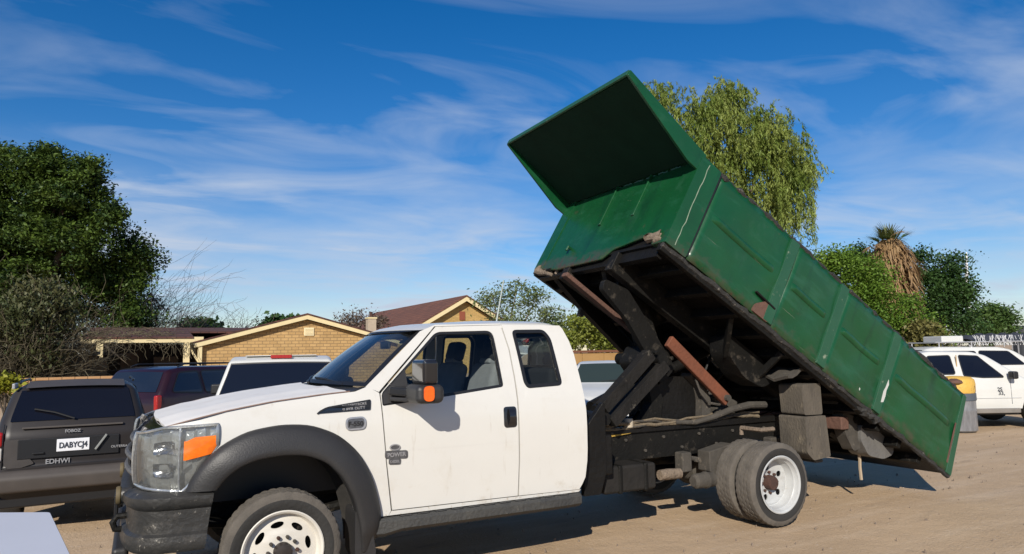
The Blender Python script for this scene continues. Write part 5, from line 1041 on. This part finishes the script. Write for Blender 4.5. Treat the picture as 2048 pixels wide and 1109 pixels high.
def house_one():
    Y = 39.4; h = tag(empty('brick_house', (2.3, Y, 0)), 'low tan brick house with cream gable boards and an open carport', 'house')
    O = Vector((2.3, Y, 0)); lo = lambda x, y, z: (x - O.x, y - O.y, z)
    x0, ze = xz(404, 692, Y); xa, za = xz(612, 640, Y); x1 = xa + (xa - x0); D = 14
    mk('wall', MB().prism([(x0, 0), (x1, 0), (x1, ze), (xa, za), (x0, ze)], Y, Y + .25, lambda q, t: lo(q[0], t, q[1])), TANBR, h)
    mk('wall', MB().box(lo(x0 + .12, Y + D / 2 + .13, ze / 2), (.25, D - .26, ze)), TANBR, h); mk('wall', MB().box(lo(x1 - .12, Y + D / 2 + .13, ze / 2), (.25, D - .26, ze)), TANBR, h)
    for (a, b) in (((x0 - .45, ze - .12), (xa, za + .02)), ((x1 + .45, ze - .12), (xa, za + .02))):
        mk('gable_board', MB().prism([(a[0], a[1]), (a[0], a[1] + .27), (b[0], b[1] + .27), (b[0], b[1])], Y - .42, Y - .34, lambda q, t: lo(q[0], t, q[1])), CREAM, h)
        rf = mk('roof', MB().prism([(a[0] - .1, a[1] + .25), (a[0] - .1, a[1] + .34), (b[0], b[1] + .38), (b[0], b[1] + .28)], Y - .46, Y + D, lambda q, t: lo(q[0], t, q[1])), SHING, h)
    vx, vz = xz(618, 664, Y); v = mk('gable_vent', MB().box(lo(vx, Y - .03, vz), (.62, .08, .52)), BOXV, h, bevel=.02)
    for k in range(5): mk('vent_slat', MB().box(lo(vx, Y - .08, vz - .17 + k * .085), (.50, .03, .03)), CREAM, v)
    # carport wing to the left
    xl = xz(180, 675, Y)[0]; zt = 2.93; zb = 2.60
    mk('carport_beam', MB().box(lo((xl + x0) / 2 - .2, Y - .3, (zt + zb) / 2), (x0 - xl + .5, .18, zt - zb)), CREAM, h, bevel=.01)
    for px in (199, 372): mk('post', MB().box(lo(xz(px, 720, Y)[0], Y - .28, zb / 2), (.34, .30, zb - .004)), CREAM, h, bevel=.02)
    mk('post', MB().box(lo(x0 - .12, Y - .22, zb / 2), (.24, .26, zb)), CREAM, h, bevel=.02)
    mk('carport_brace', MB().beam(lo(xz(378, 700, Y)[0], Y - .25, 2.3), lo(x0 - .2, Y - .25, 1.5), .12, .12), CREAM, h)
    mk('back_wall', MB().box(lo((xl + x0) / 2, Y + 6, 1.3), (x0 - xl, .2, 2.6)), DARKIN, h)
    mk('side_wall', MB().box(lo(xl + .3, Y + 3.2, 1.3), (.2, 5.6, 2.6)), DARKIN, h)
    mk('door', MB().box(lo(xl + 1.9, Y + 5.86, 1.05), (.95, .06, 2.1)), mat('faded_door', (.16, .13, .10), .8), h)
    mk('store_cupboard', MB().box(lo(xl + 4.0, Y + 5.3, .9), (1.4, .9, 1.8)), mat('old_cupboard', (.10, .085, .07), .8), h)
    mk('carport_roof', MB().prism([(Y - .45, 2.94), (Y + 7, 3.75), (Y + 14, 2.94), (Y + 14, 2.84), (Y + 7, 3.62), (Y - .45, 2.84)], xl - .3, x0 - .5, lambda q, t: lo(t, q[0], q[1])), SHING, h)
    mk('carport_roof', MB().prism([(Y + 3.5, 3.37), (Y + 7, 3.75), (Y + 14, 2.94), (Y + 14, 2.84), (Y + 7, 3.62), (Y + 3.5, 3.27)], x0 - .49, xa - 1.5, lambda q, t: lo(t, q[0], q[1])), SHING, h)
    # chimney on the right-hand slope
    cx, cz = xz(742, 655, Y + 6); ch = mk('chimney', MB().box(lo(cx, Y + 6, 2.6), (.62, .62, 3.6)), mat('pale_brick', (.48, .40, .30), .9, (.36, .28, .2), 5, .4), h)
    mk('chimney_cap', MB().box(lo(cx, Y + 6, 4.45), (.72, .72, .12)), CREAM, ch); mk('chimney_pot', MB().lathe([(.001, .0), (.14, 0), (.12, .38), (.16, .42), (.001, .42)], lo(cx, Y + 6, 4.5), 12, 'z'), HUBR, ch)
house_one()
def house_two():
    Y = 50.0; xa, za = xz(928, 601, Y); xl, zl = xz(858, 643, Y); xr, zr = xz(1006, 643, Y); O = Vector((xa, Y, 0)); lo = lambda x, y, z: (x - O.x, y - O.y, z)
    h = tag(empty('gabled_house', tuple(O)), 'tan gabled house with brown shingle roof rising behind the cab roof', 'house')
    sl = (za - zl) / (xa - xl); hw = 4.6; ze = za - sl * hw; D = 26
    mk('wall', MB().prism([(xa - hw + .5, 0), (xa + hw - .5, 0), (xa + hw - .5, ze + sl * .5 - .05), (xa, za - .05), (xa - hw + .5, ze + sl * .5 - .05)], Y, Y + .3, lambda q, t: lo(q[0], t, q[1])), brick_mat('ochre_brick', (.50, .33, .12), (.41, .27, .09), (.32, .22, .10), .40, .13), h)
    for s in (-1, 1): mk('side_wall', MB().box(lo(xa + s * (hw - .62), Y + D / 2 + .2, ze / 2), (.24, D - .3, ze)), MATS['ochre_brick'], h)
    for s in (-1, 1):
        mk('gable_board', MB().prism([(xa + s * hw, ze - .1), (xa + s * hw, ze + .26), (xa, za + .26), (xa, za - .1)], Y - .62, Y - .52, lambda q, t: lo(q[0], t, q[1])), CREAM, h)
        mk('roof', MB().prism([(xa + s * (hw + .1), ze + .22), (xa + s * (hw + .1), ze + .34), (xa, za + .42), (xa, za + .30)], Y - .64, Y + D, lambda q, t: lo(q[0], t, q[1])), SHING2, h)
    vx, vz = xz(924, 632, Y); mk('gable_vent', MB().box(lo(vx, Y - .05, vz), (.50, .10, .75)), mat('red_vent', (.22, .06, .03), .8), h)
house_two()
def low_wall():
    Y = 24.0; xl, zt = xz(30, 757, Y); xr, _ = xz(330, 757, Y); w = empty('garden_wall', (xl, Y, 0)); tag(w, 'low buff block wall behind the charcoal wagon', 'wall')
    zt = max(zt, .9); n = 0
    mk('core', MB().box(((xr - xl) / 2, .16, zt / 2 - .02), (xr - xl, .12, zt - .04)), mat('mortar', (.30, .22, .14), .95), w)
    bm_ = None; base = None; rows = int(zt / .11)
    for r_ in range(max(0, rows - 5), rows):
        x = -.2 * (r_ % 2)
        while x < xr - xl:
            mb = MB().box((0, 0, 0), (.388, .16, .098))
            if base is None: o = mk('block', mb, BUFF, w, bevel=.008); base = o
            else: o = base.copy(); col.objects.link(o)
            o.parent = w; o.location = (x + .2, .10 + .012 * rng.random(), zt - (rows - r_) * .11 + .055); x += .40; n += 1
low_wall()
def tan_wall():
    Y = 11.0; xl, zt = xz(1120, 702, Y); xr, _ = xz(1330, 702, Y); w = tag(empty('yard_wall', (xl, Y, 0)), 'tan yard wall with reddish brown coping behind the truck', 'wall')
    m = mat('tan_render', (.40, .235, .085), .9, (.30, .17, .06), 3, .4, bump=.3, wear=((.16, .10, .05), 5, .6, .12))
    n = 5; W_ = (xr - xl) / n
    for k in range(n): mk('wall_panel', MB().box((W_ * (k + .5), .08, zt / 2 - .04), (W_ - .015, .16, zt - .08)), m, w, bevel=.012)
    mk('coping', MB().box(((xr - xl) / 2, .08, zt - .035), (xr - xl + .1, .24, .07)), mat('rust_coping', (.20, .075, .03), .85, (.12, .05, .03), 4, .4), w, bevel=.012)
tan_wall()
def lean_to():
    Y = 33.0; xl, zt = xz(-30, 742, Y); xr, z2 = xz(196, 712, Y); w = tag(empty('shed', ((xl + xr) / 2, Y, 0)), 'brown lean-to shed half buried under dry brush', 'shed'); m = (xl + xr) / 2
    mk('shed_wall', MB().box((0, 1.6, .95), (xr - xl, .2, 1.9)), mat('shed_brown', (.20, .12, .05), .9, (.12, .07, .03), 3, .4), w)
    for x in (-2.2, .2, 2.4): mk('shed_post', MB().box((x, 0, .9), (.35, .2, 1.8)), MATS['shed_brown'], w)
    mk('shed_roof', MB().prism([(xl - m, 1.15), (xr - m, 1.95), (xr - m, 2.10), (xl - m, 1.30)], -.6, 2.4, lambda q, t: (q[0], t, q[1])), mat('dry_thatch', (.085, .07, .04), .95, (.13, .11, .065), 9, .5, bump=1.0, bscale=30), w)
lean_to()
def far_bits():
    p = at(1933, 572, 120); q = at(1933, 505, 120)
    o = mk('flag_mast', MB().tube([(p[0], p[1], 0), tuple(p), tuple(q)], [.45, .38, .10], 10), mat('mast_white', (.75, .75, .75), .5)); tag(o, 'slender white mast standing far behind the trees at right', 'mast')
    p = at(2046, 680, 45); q = at(2046, 652, 45); w = tag(empty('storage_tank', (p[0], p[1], 0)), 'dark cylindrical storage tank at the far right edge', 'tank')
    mk('tank_shell', MB().lathe([(.60, 0), (.60, q[2] - .15), (.45, q[2]), (.001, q[2])], (0, 0, 0), 24, 'z'), mat('dark_tank', (.03, .033, .04), .5), w)
    for k in range(8): a = k * .785; mk('tank_rib', MB().box((.61 * math.cos(a), .61 * math.sin(a), (q[2] - .2) / 2), (.07, .07, q[2] - .2)), SILVER, w)
far_bits()

# ------------------------------------------------------------------ vegetation
def raw_mesh(name, V, Fq, m, parent=None, smooth=False):
    me = bpy.data.meshes.new(name); V = np.asarray(V, np.float32); Fq = np.asarray(Fq, np.int32); k = Fq.shape[1]
    me.vertices.add(len(V)); me.vertices.foreach_set('co', V.ravel()); me.loops.add(Fq.size); me.loops.foreach_set('vertex_index', Fq.ravel())
    me.polygons.add(len(Fq)); me.polygons.foreach_set('loop_start', np.arange(0, Fq.size, k, dtype=np.int32)); me.update(calc_edges=True); me.validate()
    me.materials.append(m); o = bpy.data.objects.new(name, me); col.objects.link(o)
    if parent is not None: o.parent = parent
    return o
def leaf_quads(C, size, aspect=1.7, up=.4, droop=None):
    n = len(C); nrm = rng.normal(0, 1, (n, 3)); nrm[:, 2] = np.abs(nrm[:, 2]) + up; nrm /= np.linalg.norm(nrm, axis=1)[:, None]
    t = rng.normal(0, 1, (n, 3))
    if droop is not None: t = t * .35 + np.array([0, 0, -1.0]) * droop
    t -= nrm * np.sum(t * nrm, axis=1)[:, None]; t /= np.linalg.norm(t, axis=1)[:, None] + 1e-6; b = np.cross(nrm, t)
    s = size * (.45 + 1.1 * rng.random((n, 1)) ** 1.3); a = t * s * aspect * .5; b = b * s * .5; fold = nrm * s * .12
    V = np.stack([C - a, C - b * 1.0 + fold, C + a, C + b * 1.0 + fold], 1).reshape(-1, 3); Fq = np.arange(4 * n).reshape(-1, 4); return V, Fq
def clumps(blobs, per, leaves, spread, inner=.15):
    """clump centres spread over blob surfaces, leaves around each"""
    out = []
    for (c, r_, w) in blobs:
        k = max(3, int(per * w)); d = rng.normal(0, 1, (k, 3)); d /= np.linalg.norm(d, axis=1)[:, None]; rad = rng.uniform(inner, 1, (k, 1)) ** (1 / 2.2)
        P = np.array(c) + d * rad * np.array(r_)
        for p in P:
            m_ = int(leaves * rng.uniform(.5, 1.5)); sp_ = spread * rng.uniform(.6, 1.4); out.append(p + np.clip(rng.normal(0, 1, (m_, 3)), -2.1, 2.1) * np.array([sp_, sp_, sp_ * .6]))
    return np.concatenate(out)
BARK = mat('bark', (0.10, 0.075, 0.052), 0.95, (0.05, 0.04, 0.03), 8, 0.4, bump=0.8)
PALEBARK = mat('pale_bark', (0.30, 0.27, 0.22), 0.9, (0.14, 0.12, 0.10), 8, 0.4)
def tree(name, label, base, blobs, m, per=60, leaves=60, spread=.45, size=.2, trunk=.25, group=None, cat='tree', up=.4, bark=None, aspect=1.7, inner=.15):
    base = Vector((base[0], base[1], 0)); t = tag(empty(name, base), label, cat, group); loc = np.array(base)
    bl = [(np.array(c) - loc, r_, w) for c, r_, w in blobs]
    C = clumps(bl, per, leaves, spread, inner); C = C[C[:, 2] > .05]; V, Fq = leaf_quads(C, size, aspect, up); raw_mesh('crown', V, Fq, m, t)
    mb = MB(); cz = np.mean([c[2] for c, _, _ in bl]); top = max(c[2] for c, _, _ in bl); mid = (bl[0][0] * .3); mb.tube([(0, 0, -.1), (mid[0] * .4, mid[1] * .4, cz * .35), (mid[0], mid[1], cz * .8)], [trunk, trunk * .8, trunk * .55], 10)
    for c, r_, w in bl:
        mb.tube([(mid[0] * .4, mid[1] * .4, cz * .35), tuple((np.array([mid[0], mid[1], cz * .6]) + c) / 2 + rng.normal(0, .15, 3)), tuple(c + np.array([0, 0, r_[2] * .5]))], [trunk * .6, trunk * .35, trunk * .1], 7)
    mk('trunk', mb, bark or BARK, t); return t
def B3(px, py, d, rpx, rpy, rz=1.0):
    """blob centred on a pixel at distance d with radii given in pixels there"""
    k = FPX / d; return (at(px, py, d), (rpx / k, rpx / k * rz, rpy / k), max(.3, (rpx * rpy) / 6000))
L_BIG = leaf_mat('glossy_dark_leaf', (0.015, 0.040, 0.010), (0.095, 0.150, 0.022), .2)
L_BRIGHT = leaf_mat('bright_leaf', (0.085, 0.165, 0.018), (0.15, 0.24, 0.03), .3)
L_DARK = leaf_mat('dark_leaf', (0.022, 0.055, 0.014), (0.045, 0.095, 0.02), .2)
L_MID = leaf_mat('mid_leaf', (0.05, 0.10, 0.022), (0.09, 0.15, 0.035), .25)
L_WIL = leaf_mat('willow_leaf', (0.13, 0.195, 0.030), (0.29, 0.34, 0.085), .35)
L_GUM = leaf_mat('grey_green_leaf', (0.075, 0.12, 0.035), (0.17, 0.20, 0.075), .3)
TWIG = mat('dry_twig', (0.075, 0.062, 0.036), 0.95, (0.125, 0.105, 0.066), 5, 0.5)
TWIGP = mat('grey_twig', (0.16, 0.14, 0.125), 0.95, (0.10, 0.085, 0.07), 5, 0.5)
# the big evergreen at the left
d = 45
tree('evergreen_tree', 'huge dark evergreen tree at the left edge above the dry brush', at(60, 720, d),
     [B3(60, 345, d, 75, 60), B3(150, 365, d, 60, 55), B3(10, 420, d, 80, 80), B3(110, 440, d, 95, 70), B3(190, 425, d, 45, 40), B3(40, 520, d, 85, 70), B3(150, 500, d, 60, 50), B3(-60, 400, d, 90, 110), B3(-40, 560, d, 90, 90), B3(30, 600, d, 70, 45), B3(120, 560, d + 2, 110, 80)],
     L_BIG, per=38, leaves=480, spread=.46, size=.115, trunk=.6, aspect=2.1)
tree('evergreen_tree', 'smaller leafy tree leaning right of the huge evergreen', at(250, 720, 47.5), [B3(255, 500, 47.5, 38, 38), B3(285, 525, 47.5, 26, 32), B3(235, 550, 47.5, 50, 40), B3(270, 590, 47.5, 36, 45), B3(245, 630, 47.5, 60, 40)], L_BIG, per=46, leaves=260, spread=.46, size=.12, trunk=.3)
def twigs(name, label, cx, base, m, n, height, width, group=None, thick=.012, lean=.5, wild=.25, cat='shrub', segs=4, kind=None, depthw=.6):
    t = tag(empty(name, base), label, cat, group); mb = MB()
    for k in range(n):
        a = rng.uniform(0, 6.283); r0 = rng.uniform(0, .45) * width; p = np.array([r0 * math.cos(a), r0 * math.sin(a) * depthw, rng.uniform(0, height * .35)]); d_ = np.array([math.cos(a) * lean * rng.uniform(.2, 1.2), math.sin(a) * lean * depthw, rng.uniform(.5, 1.2)]); pts = [tuple(p)]; st = height * rng.uniform(.5, 1.0) / segs
        for i in range(segs):
            d_ = d_ + rng.normal(0, wild, 3) + np.array([0, 0, -.10 * i * lean]); p = p + d_ / np.linalg.norm(d_) * st; p[2] = max(.02, p[2]); pts.append(tuple(p))
            if i >= 1 and rng.random() < .9:
                e = d_ + rng.normal(0, .8, 3); e /= np.linalg.norm(e); q = np.array(p); q2 = q + e * st * .6; q3 = q2 + (e + rng.normal(0, .5, 3)) * st * .35; q2[2] = max(.02, q2[2]); q3[2] = max(.02, q3[2]); mb.tube([tuple(q), tuple(q2), tuple(q3)], [thick * .5, thick * .35, thick * .18], 3, cap=False)
        mb.tube(pts, [thick * (1 - .7 * i / segs) for i in range(segs + 1)], 3, cap=False)
    o = mk('branches', mb, m, t, fix=False, smooth=False); o['kind'] = 'stuff'; return t
def gpos(px, d): p = at(px, 720, d); return (p[0], p[1], 0)
bl = MB()
for px, dd, n, h, w, lb in ((26, 29, 460, 3.8, 3.4, 'tangled dry brush mound at the far left edge'), (64, 29.5, 380, 4.2, 1.6, 'tall tangled dry brush mound left of the carport'), (215, 50, 520, 8.4, 6.0, 'broad dry brush rising behind the carport roof'), (285, 51, 260, 6.0, 4.0, 'lower dry brush right of the broad brush behind the carport')):
    twigs('dry_brush', lb, 0, gpos(px, dd), TWIG, n, h, w, 'dry brush mounds', thick=.022, lean=.9, wild=.45)
# sparse olive leaves caught in the brush
C = clumps([B3(60, 640, 29, 80, 55), B3(85, 610, 29.5, 55, 60), B3(215, 600, 50, 80, 60), B3(285, 630, 50, 40, 40), B3(60, 710, 29, 70, 30)], 110, 60, .34); V, Fq = leaf_quads(C, .085, 2.2, .2, droop=.8); o = raw_mesh('brush_leaves', V, Fq, leaf_mat('olive_dry_leaf', (.045, .060, .020), (.095, .095, .038), .15)); tag(o, 'sparse olive leaves tangled through the dry brush', 'foliage', kind='stuff')
twigs('bare_tree', 'leafless thin tree between the evergreens and the carport roof', 0, gpos(335, 50), TWIGP, 50, 8.0, 1.8, None, thick=.022, lean=.35, wild=.28, cat='tree', segs=6)
tree('brown_tree', 'small rounded brownish tree above the brick house, left of the chimney', gpos(728, 62), [B3(728, 640, 62, 40, 20), B3(700, 645, 62, 18, 12), B3(752, 645, 62, 18, 12)], leaf_mat('brown_grey_leaf', (.10, .075, .055), (.17, .13, .10), .2), per=60, leaves=40, spread=.5, size=.10, trunk=.14, aspect=2.6)
twigs('bare_tree', 'thin bare treetop over the maroon carport roof', 0, gpos(450, 60), TWIGP, 110, 6.0, 4.0, None, thick=.03, lean=.6, wild=.3, cat='tree', segs=6)
twigs('hanging_vine', 'dry vines hanging from the carport beam', 0, (0, 39.0, 2.62), TWIGP, 1, .1, .1, cat='vine')
def vines():
    mb = MB()
    for k in range(46):
        x = rng.uniform(-2.4, 2.0); l = rng.uniform(.2, 1.1); p = [(x, 38.85, 2.62)]
        for i in range(4): p.append((p[-1][0] + rng.normal(0, .12), 38.85 + rng.normal(0, .05), p[-1][2] - l / 4))
        mb.tube(p, .014, 3, cap=False)
    for k in range(150):
        x = rng.uniform(-4.5, 1.0); y = rng.uniform(38.6, 42); p = [(x, y, 2.95 + (y - 39) * .11)]
        for i in range(3): p.append((p[-1][0] + rng.normal(0, .3), p[-1][1] + rng.normal(0, .2), p[-1][2] + rng.normal(.05, .12)))
        mb.tube(p, .014, 3, cap=False)
    return mb
for o in [q for q in bpy.data.objects if q.name.startswith('hanging_vine')]:
    for ch in list(o.children): bpy.data.objects.remove(ch)
    o.location = (0, 0, 0); v = mk('branches', vines(), TWIG, o, fix=False, smooth=False); v['kind'] = 'stuff'
tree('yellow_shrub', 'small yellow green shrub at the left edge beside the block wall', gpos(15, 17.5), [B3(12, 768, 17.5, 26, 16)], leaf_mat('yellow_leaf', (.20, .22, .02), (.34, .32, .03), .3), per=120, leaves=30, spread=.1, size=.07, trunk=.04, cat='shrub')
for px, py, rx, ry, dd, lb in ((565, 648, 30, 10, 70, 'low green treetop just over the brick gable'), (400, 655, 26, 8, 66, 'dark green treetop just over the maroon carport roof')):
    tree('distant_tree', lb, gpos(px, dd), [B3(px, py, dd, rx, ry), B3(px + 15, py + 6, dd, rx, ry)], L_DARK, per=120, leaves=40, spread=.5, size=.3, trunk=.2, group='distant trees behind the houses')
# trees behind the cab
tree('gum_tree', 'airy grey green tree behind the cab roof', gpos(1040, 34), [B3(985, 600, 34, 28, 28), B3(1035, 590, 34, 34, 30), B3(1075, 610, 34, 36, 34), B3(1105, 635, 34, 36, 28), B3(1010, 640, 34, 40, 22), B3(1060, 660, 34, 60, 22), B3(1130, 668, 34, 40, 22)], L_GUM, per=40, leaves=90, spread=.32, size=.065, trunk=.14, bark=PALEBARK, aspect=2.4)
tree('hedge_bush', 'yellow green bush behind the tan yard wall', gpos(1190, 24), [B3(1165, 650, 24, 36, 28), B3(1205, 668, 24, 36, 24), B3(1140, 680, 24, 40, 18), B3(1230, 690, 24, 40, 14)], leaf_mat('sunny_leaf', (.16, .20, .025), (.24, .26, .05), .35), per=80, leaves=90, spread=.2, size=.065, trunk=.08, cat='bush')
# willow
def willow():
    d_ = 30; base = Vector(gpos(1470, d_)); t = tag(empty('willow_tree', base), 'tall feathery willow rising behind the raised green bed', 'tree'); b0 = np.array(base)
    blobs = [B3(1425, 215, d_, 58, 50), B3(1480, 270, d_, 80, 65), B3(1545, 300, d_, 68, 60), B3(1572, 370, d_, 55, 70), B3(1500, 360, d_, 80, 80), B3(1318, 205, d_ + 1, 40, 44), B3(1370, 270, d_ + 1, 60, 70), B3(1455, 190, d_, 40, 34), B3(1530, 255, d_, 55, 40), B3(1592, 335, d_, 36, 50), B3(1400, 300, d_, 70, 80), B3(1535, 420, d_, 70, 60)]
    Vs, Fs, n0 = [], [], 0; mb = MB()
    for c, r_, w in blobs:
        k = int(80 * max(.5, w)); dd = rng.normal(0, 1, (k, 3)); dd /= np.linalg.norm(dd, axis=1)[:, None]; P = np.array(c) - b0 + dd * (rng.uniform(.05, 1, (k, 1)) ** .45) * np.array(r_)
        for p in P:
            for s_ in range(4):
                L_ = rng.uniform(.4, 1.2); m_ = int(L_ * 40); tt = np.sort(rng.uniform(0, 1, m_)); dirx = rng.normal(0, .28, 2); st = p + rng.normal(0, .16, 3)
                C = np.stack([st[0] + dirx[0] * np.sqrt(tt) + rng.normal(0, .035, m_), st[1] + dirx[1] * np.sqrt(tt) + rng.normal(0, .035, m_), st[2] + .25 * np.sqrt(tt) - L_ * tt ** 1.2], 1)
                V, Fq = leaf_quads(C, .042, 4.6, .0, droop=1.0); Vs.append(V); Fs.append(Fq + n0); n0 += len(V)
        cc = np.array(c) - b0; mb.tube([(0, 0, 4.0), tuple(cc * .55 + rng.normal(0, .2, 3)), tuple(cc)], [.16, .09, .03], 6)
    for k in range(34):   # long trailing strands at the right
        x = rng.uniform(1550, 1628); p = np.array(at(x, rng.uniform(330, 420), d_ - rng.uniform(0, 2))) - b0; L_ = rng.uniform(1.2, 2.6); m_ = int(L_ * 34); tt = np.sort(rng.uniform(0, 1, m_))
        C = np.stack([p[0] + rng.normal(0, .05, m_), p[1] + rng.normal(0, .05, m_), p[2] - L_ * tt], 1); V, Fq = leaf_quads(C, .042, 4.6, .0, droop=1.0); Vs.append(V); Fs.append(Fq + n0); n0 += len(V)
    raw_mesh('crown', np.concatenate(Vs), np.concatenate(Fs), L_WIL, t); mb.tube([(0, 0, -.1), (.1, 0, 2), (0, 0, 4.2), (.2, .1, 8)], [.38, .30, .24, .10], 10); mk('trunk', mb, BARK, t)
willow()
# right-hand thicket
tree('leafy_bush', 'bright green bushy tree directly behind the bed side', gpos(1720, 24), [B3(1680, 540, 24, 40, 35), B3(1715, 560, 24, 55, 48), B3(1745, 615, 24, 60, 50), B3(1790, 640, 24, 55, 45), B3(1830, 670, 24, 45, 36), B3(1640, 530, 25, 40, 28), B3(1690, 620, 24, 70, 60)], L_BRIGHT, per=70, leaves=190, spread=.24, size=.055, trunk=.16)
tree('leafy_bush', 'dry olive bush low behind the work vehicles', gpos(1855, 23), [B3(1850, 672, 23, 28, 30), B3(1865, 690, 23, 24, 20)], leaf_mat('dry_olive_leaf', (.13, .13, .03), (.20, .18, .06), .3), per=70, leaves=110, spread=.2, size=.07, trunk=.08)
tree('dark_tree', 'dark green tree right of the dead-skirted palm', gpos(1880, 30), [B3(1845, 535, 30, 35, 38), B3(1885, 545, 30, 38, 32), B3(1905, 580, 30, 34, 36), B3(1860, 600, 30, 45, 50), B3(1918, 590, 30, 18, 12), B3(1900, 640, 30, 50, 40), B3(1850, 650, 30, 50, 40)], L_DARK, per=62, leaves=190, spread=.28, size=.07, trunk=.18)
tree('dark_tree', 'low rounded dark green tree farthest to the right', gpos(1985, 34), [B3(1960, 640, 34, 28, 34), B3(1988, 636, 34, 28, 30), B3(2005, 652, 34, 20, 28), B3(1950, 665, 34, 40, 20)], L_MID, per=62, leaves=170, spread=.28, size=.075, trunk=.16)
tree('dark_tree', 'dark leafy treetop between the green bush and the palm', gpos(1715, 32), [B3(1715, 515, 32, 26, 20), B3(1740, 545, 32, 40, 30)], L_DARK, per=70, leaves=170, spread=.26, size=.07, trunk=.15)
def palm():
    d_ = 27; b = Vector(gpos(1788, d_)); t = tag(empty('palm_tree', b), 'palm with a shaggy skirt of dead brown fronds', 'tree'); b0 = np.array(b); top = at(1780, 500, d_) - b0; H = top[2]
    mk('trunk', MB().tube([(0, 0, 0), (top[0] * .6, top[1] * .6, H * .6), (top[0], top[1], H)], [.25, .2, .18], 10), BARK, t)
    def frond_strip(V, Fq, p, d0, L_, w, droop, n=5):
        d0 = d0 / np.linalg.norm(d0); sd = np.cross(d0, [0, 0, 1.0]); sd /= np.linalg.norm(sd) + 1e-6; i0 = len(V); q = p.copy(); dd = d0.copy()
        for i in range(n):
            ww = w * (1 - i / (n - 1)) ** .6 + .004; V.append(q - sd * ww); V.append(q + sd * ww); dd = dd + np.array([0, 0, -droop]); dd /= np.linalg.norm(dd); q = q + dd * L_ / (n - 1)
        for i in range(n - 1): Fq.append((i0 + 2 * i, i0 + 2 * i + 1, i0 + 2 * i + 3, i0 + 2 * i + 2))
    V, Fq = [], []
    for k in range(3600):
        f = rng.random(); z = H * (1.08 - .62 * f); a = rng.uniform(0, 6.283); r_ = .22 + .58 * math.sin(min(1, f * 3.2) * 1.57) * rng.uniform(.2, 1.15); cx, cy = top[0] * z / H, top[1] * z / H
        p = np.array([cx + r_ * math.cos(a), cy + r_ * math.sin(a), z]); frond_strip(V, Fq, p, np.array([math.cos(a) * .5, math.sin(a) * .5, -.5]) + rng.normal(0, .35, 3), rng.uniform(.3, .7), .03, .30)
    raw_mesh('dead_fronds', V, Fq, leaf_mat('dead_frond', (.22, .13, .06), (.36, .24, .12), .25), t)
    for k in range(26):   # dead fans still sticking out of the skirt
        a = rng.uniform(0, 6.283); z = H * rng.uniform(.62, 1.04); el = rng.uniform(-.5, .7); d0 = np.array([math.cos(a) * math.cos(el), math.sin(a) * math.cos(el), math.sin(el)]); tip = np.array([top[0] * z / H, top[1] * z / H, z]) + d0 * rng.uniform(.4, .85); V, Fq = [], []
        sd = np.cross(d0, [0, 0, 1.0]); sd /= np.linalg.norm(sd); u_ = np.cross(sd, d0)
        for j in range(13): an = -1.2 + 2.4 * j / 12; frond_strip(V, Fq, tip.copy(), d0 * math.cos(an) + sd * math.sin(an) + u_ * .1, rng.uniform(.3, .55), .02, .3)
        raw_mesh('dead_fan', V, Fq, MATS['dead_frond'], t)
    for k in range(16):
        a = k * .3927 + rng.uniform(-.1, .1); el = rng.uniform(.5, 1.45); d0 = np.array([math.cos(a) * math.cos(el), math.sin(a) * math.cos(el), math.sin(el)]); tip = top + d0 * rng.uniform(.45, .8); V, Fq = [], []
        sd = np.cross(d0, [0, 0, 1.0]); sd /= np.linalg.norm(sd); u_ = np.cross(sd, d0)
        for j in range(17):
            an = -1.3 + 2.6 * j / 16; frond_strip(V, Fq, tip.copy(), d0 * math.cos(an) + sd * math.sin(an) + u_ * .1, rng.uniform(.42, .6), .02, .12)
        mbq = MB().tube([tuple(top), tuple(tip)], .014, 4); n0 = len(V); V = [np.array(v) for v in V] + [np.array(v) for v in mbq.v]; Fq = Fq + [tuple(i + n0 for i in f_) for f_ in mbq.f if len(f_) == 4]
        raw_mesh('frond', V, Fq, L_MID if k % 2 else leaf_mat('palm_leaf_%d' % k, (.10, .12, .03), (.16, .17, .06), .25), t)
palm()
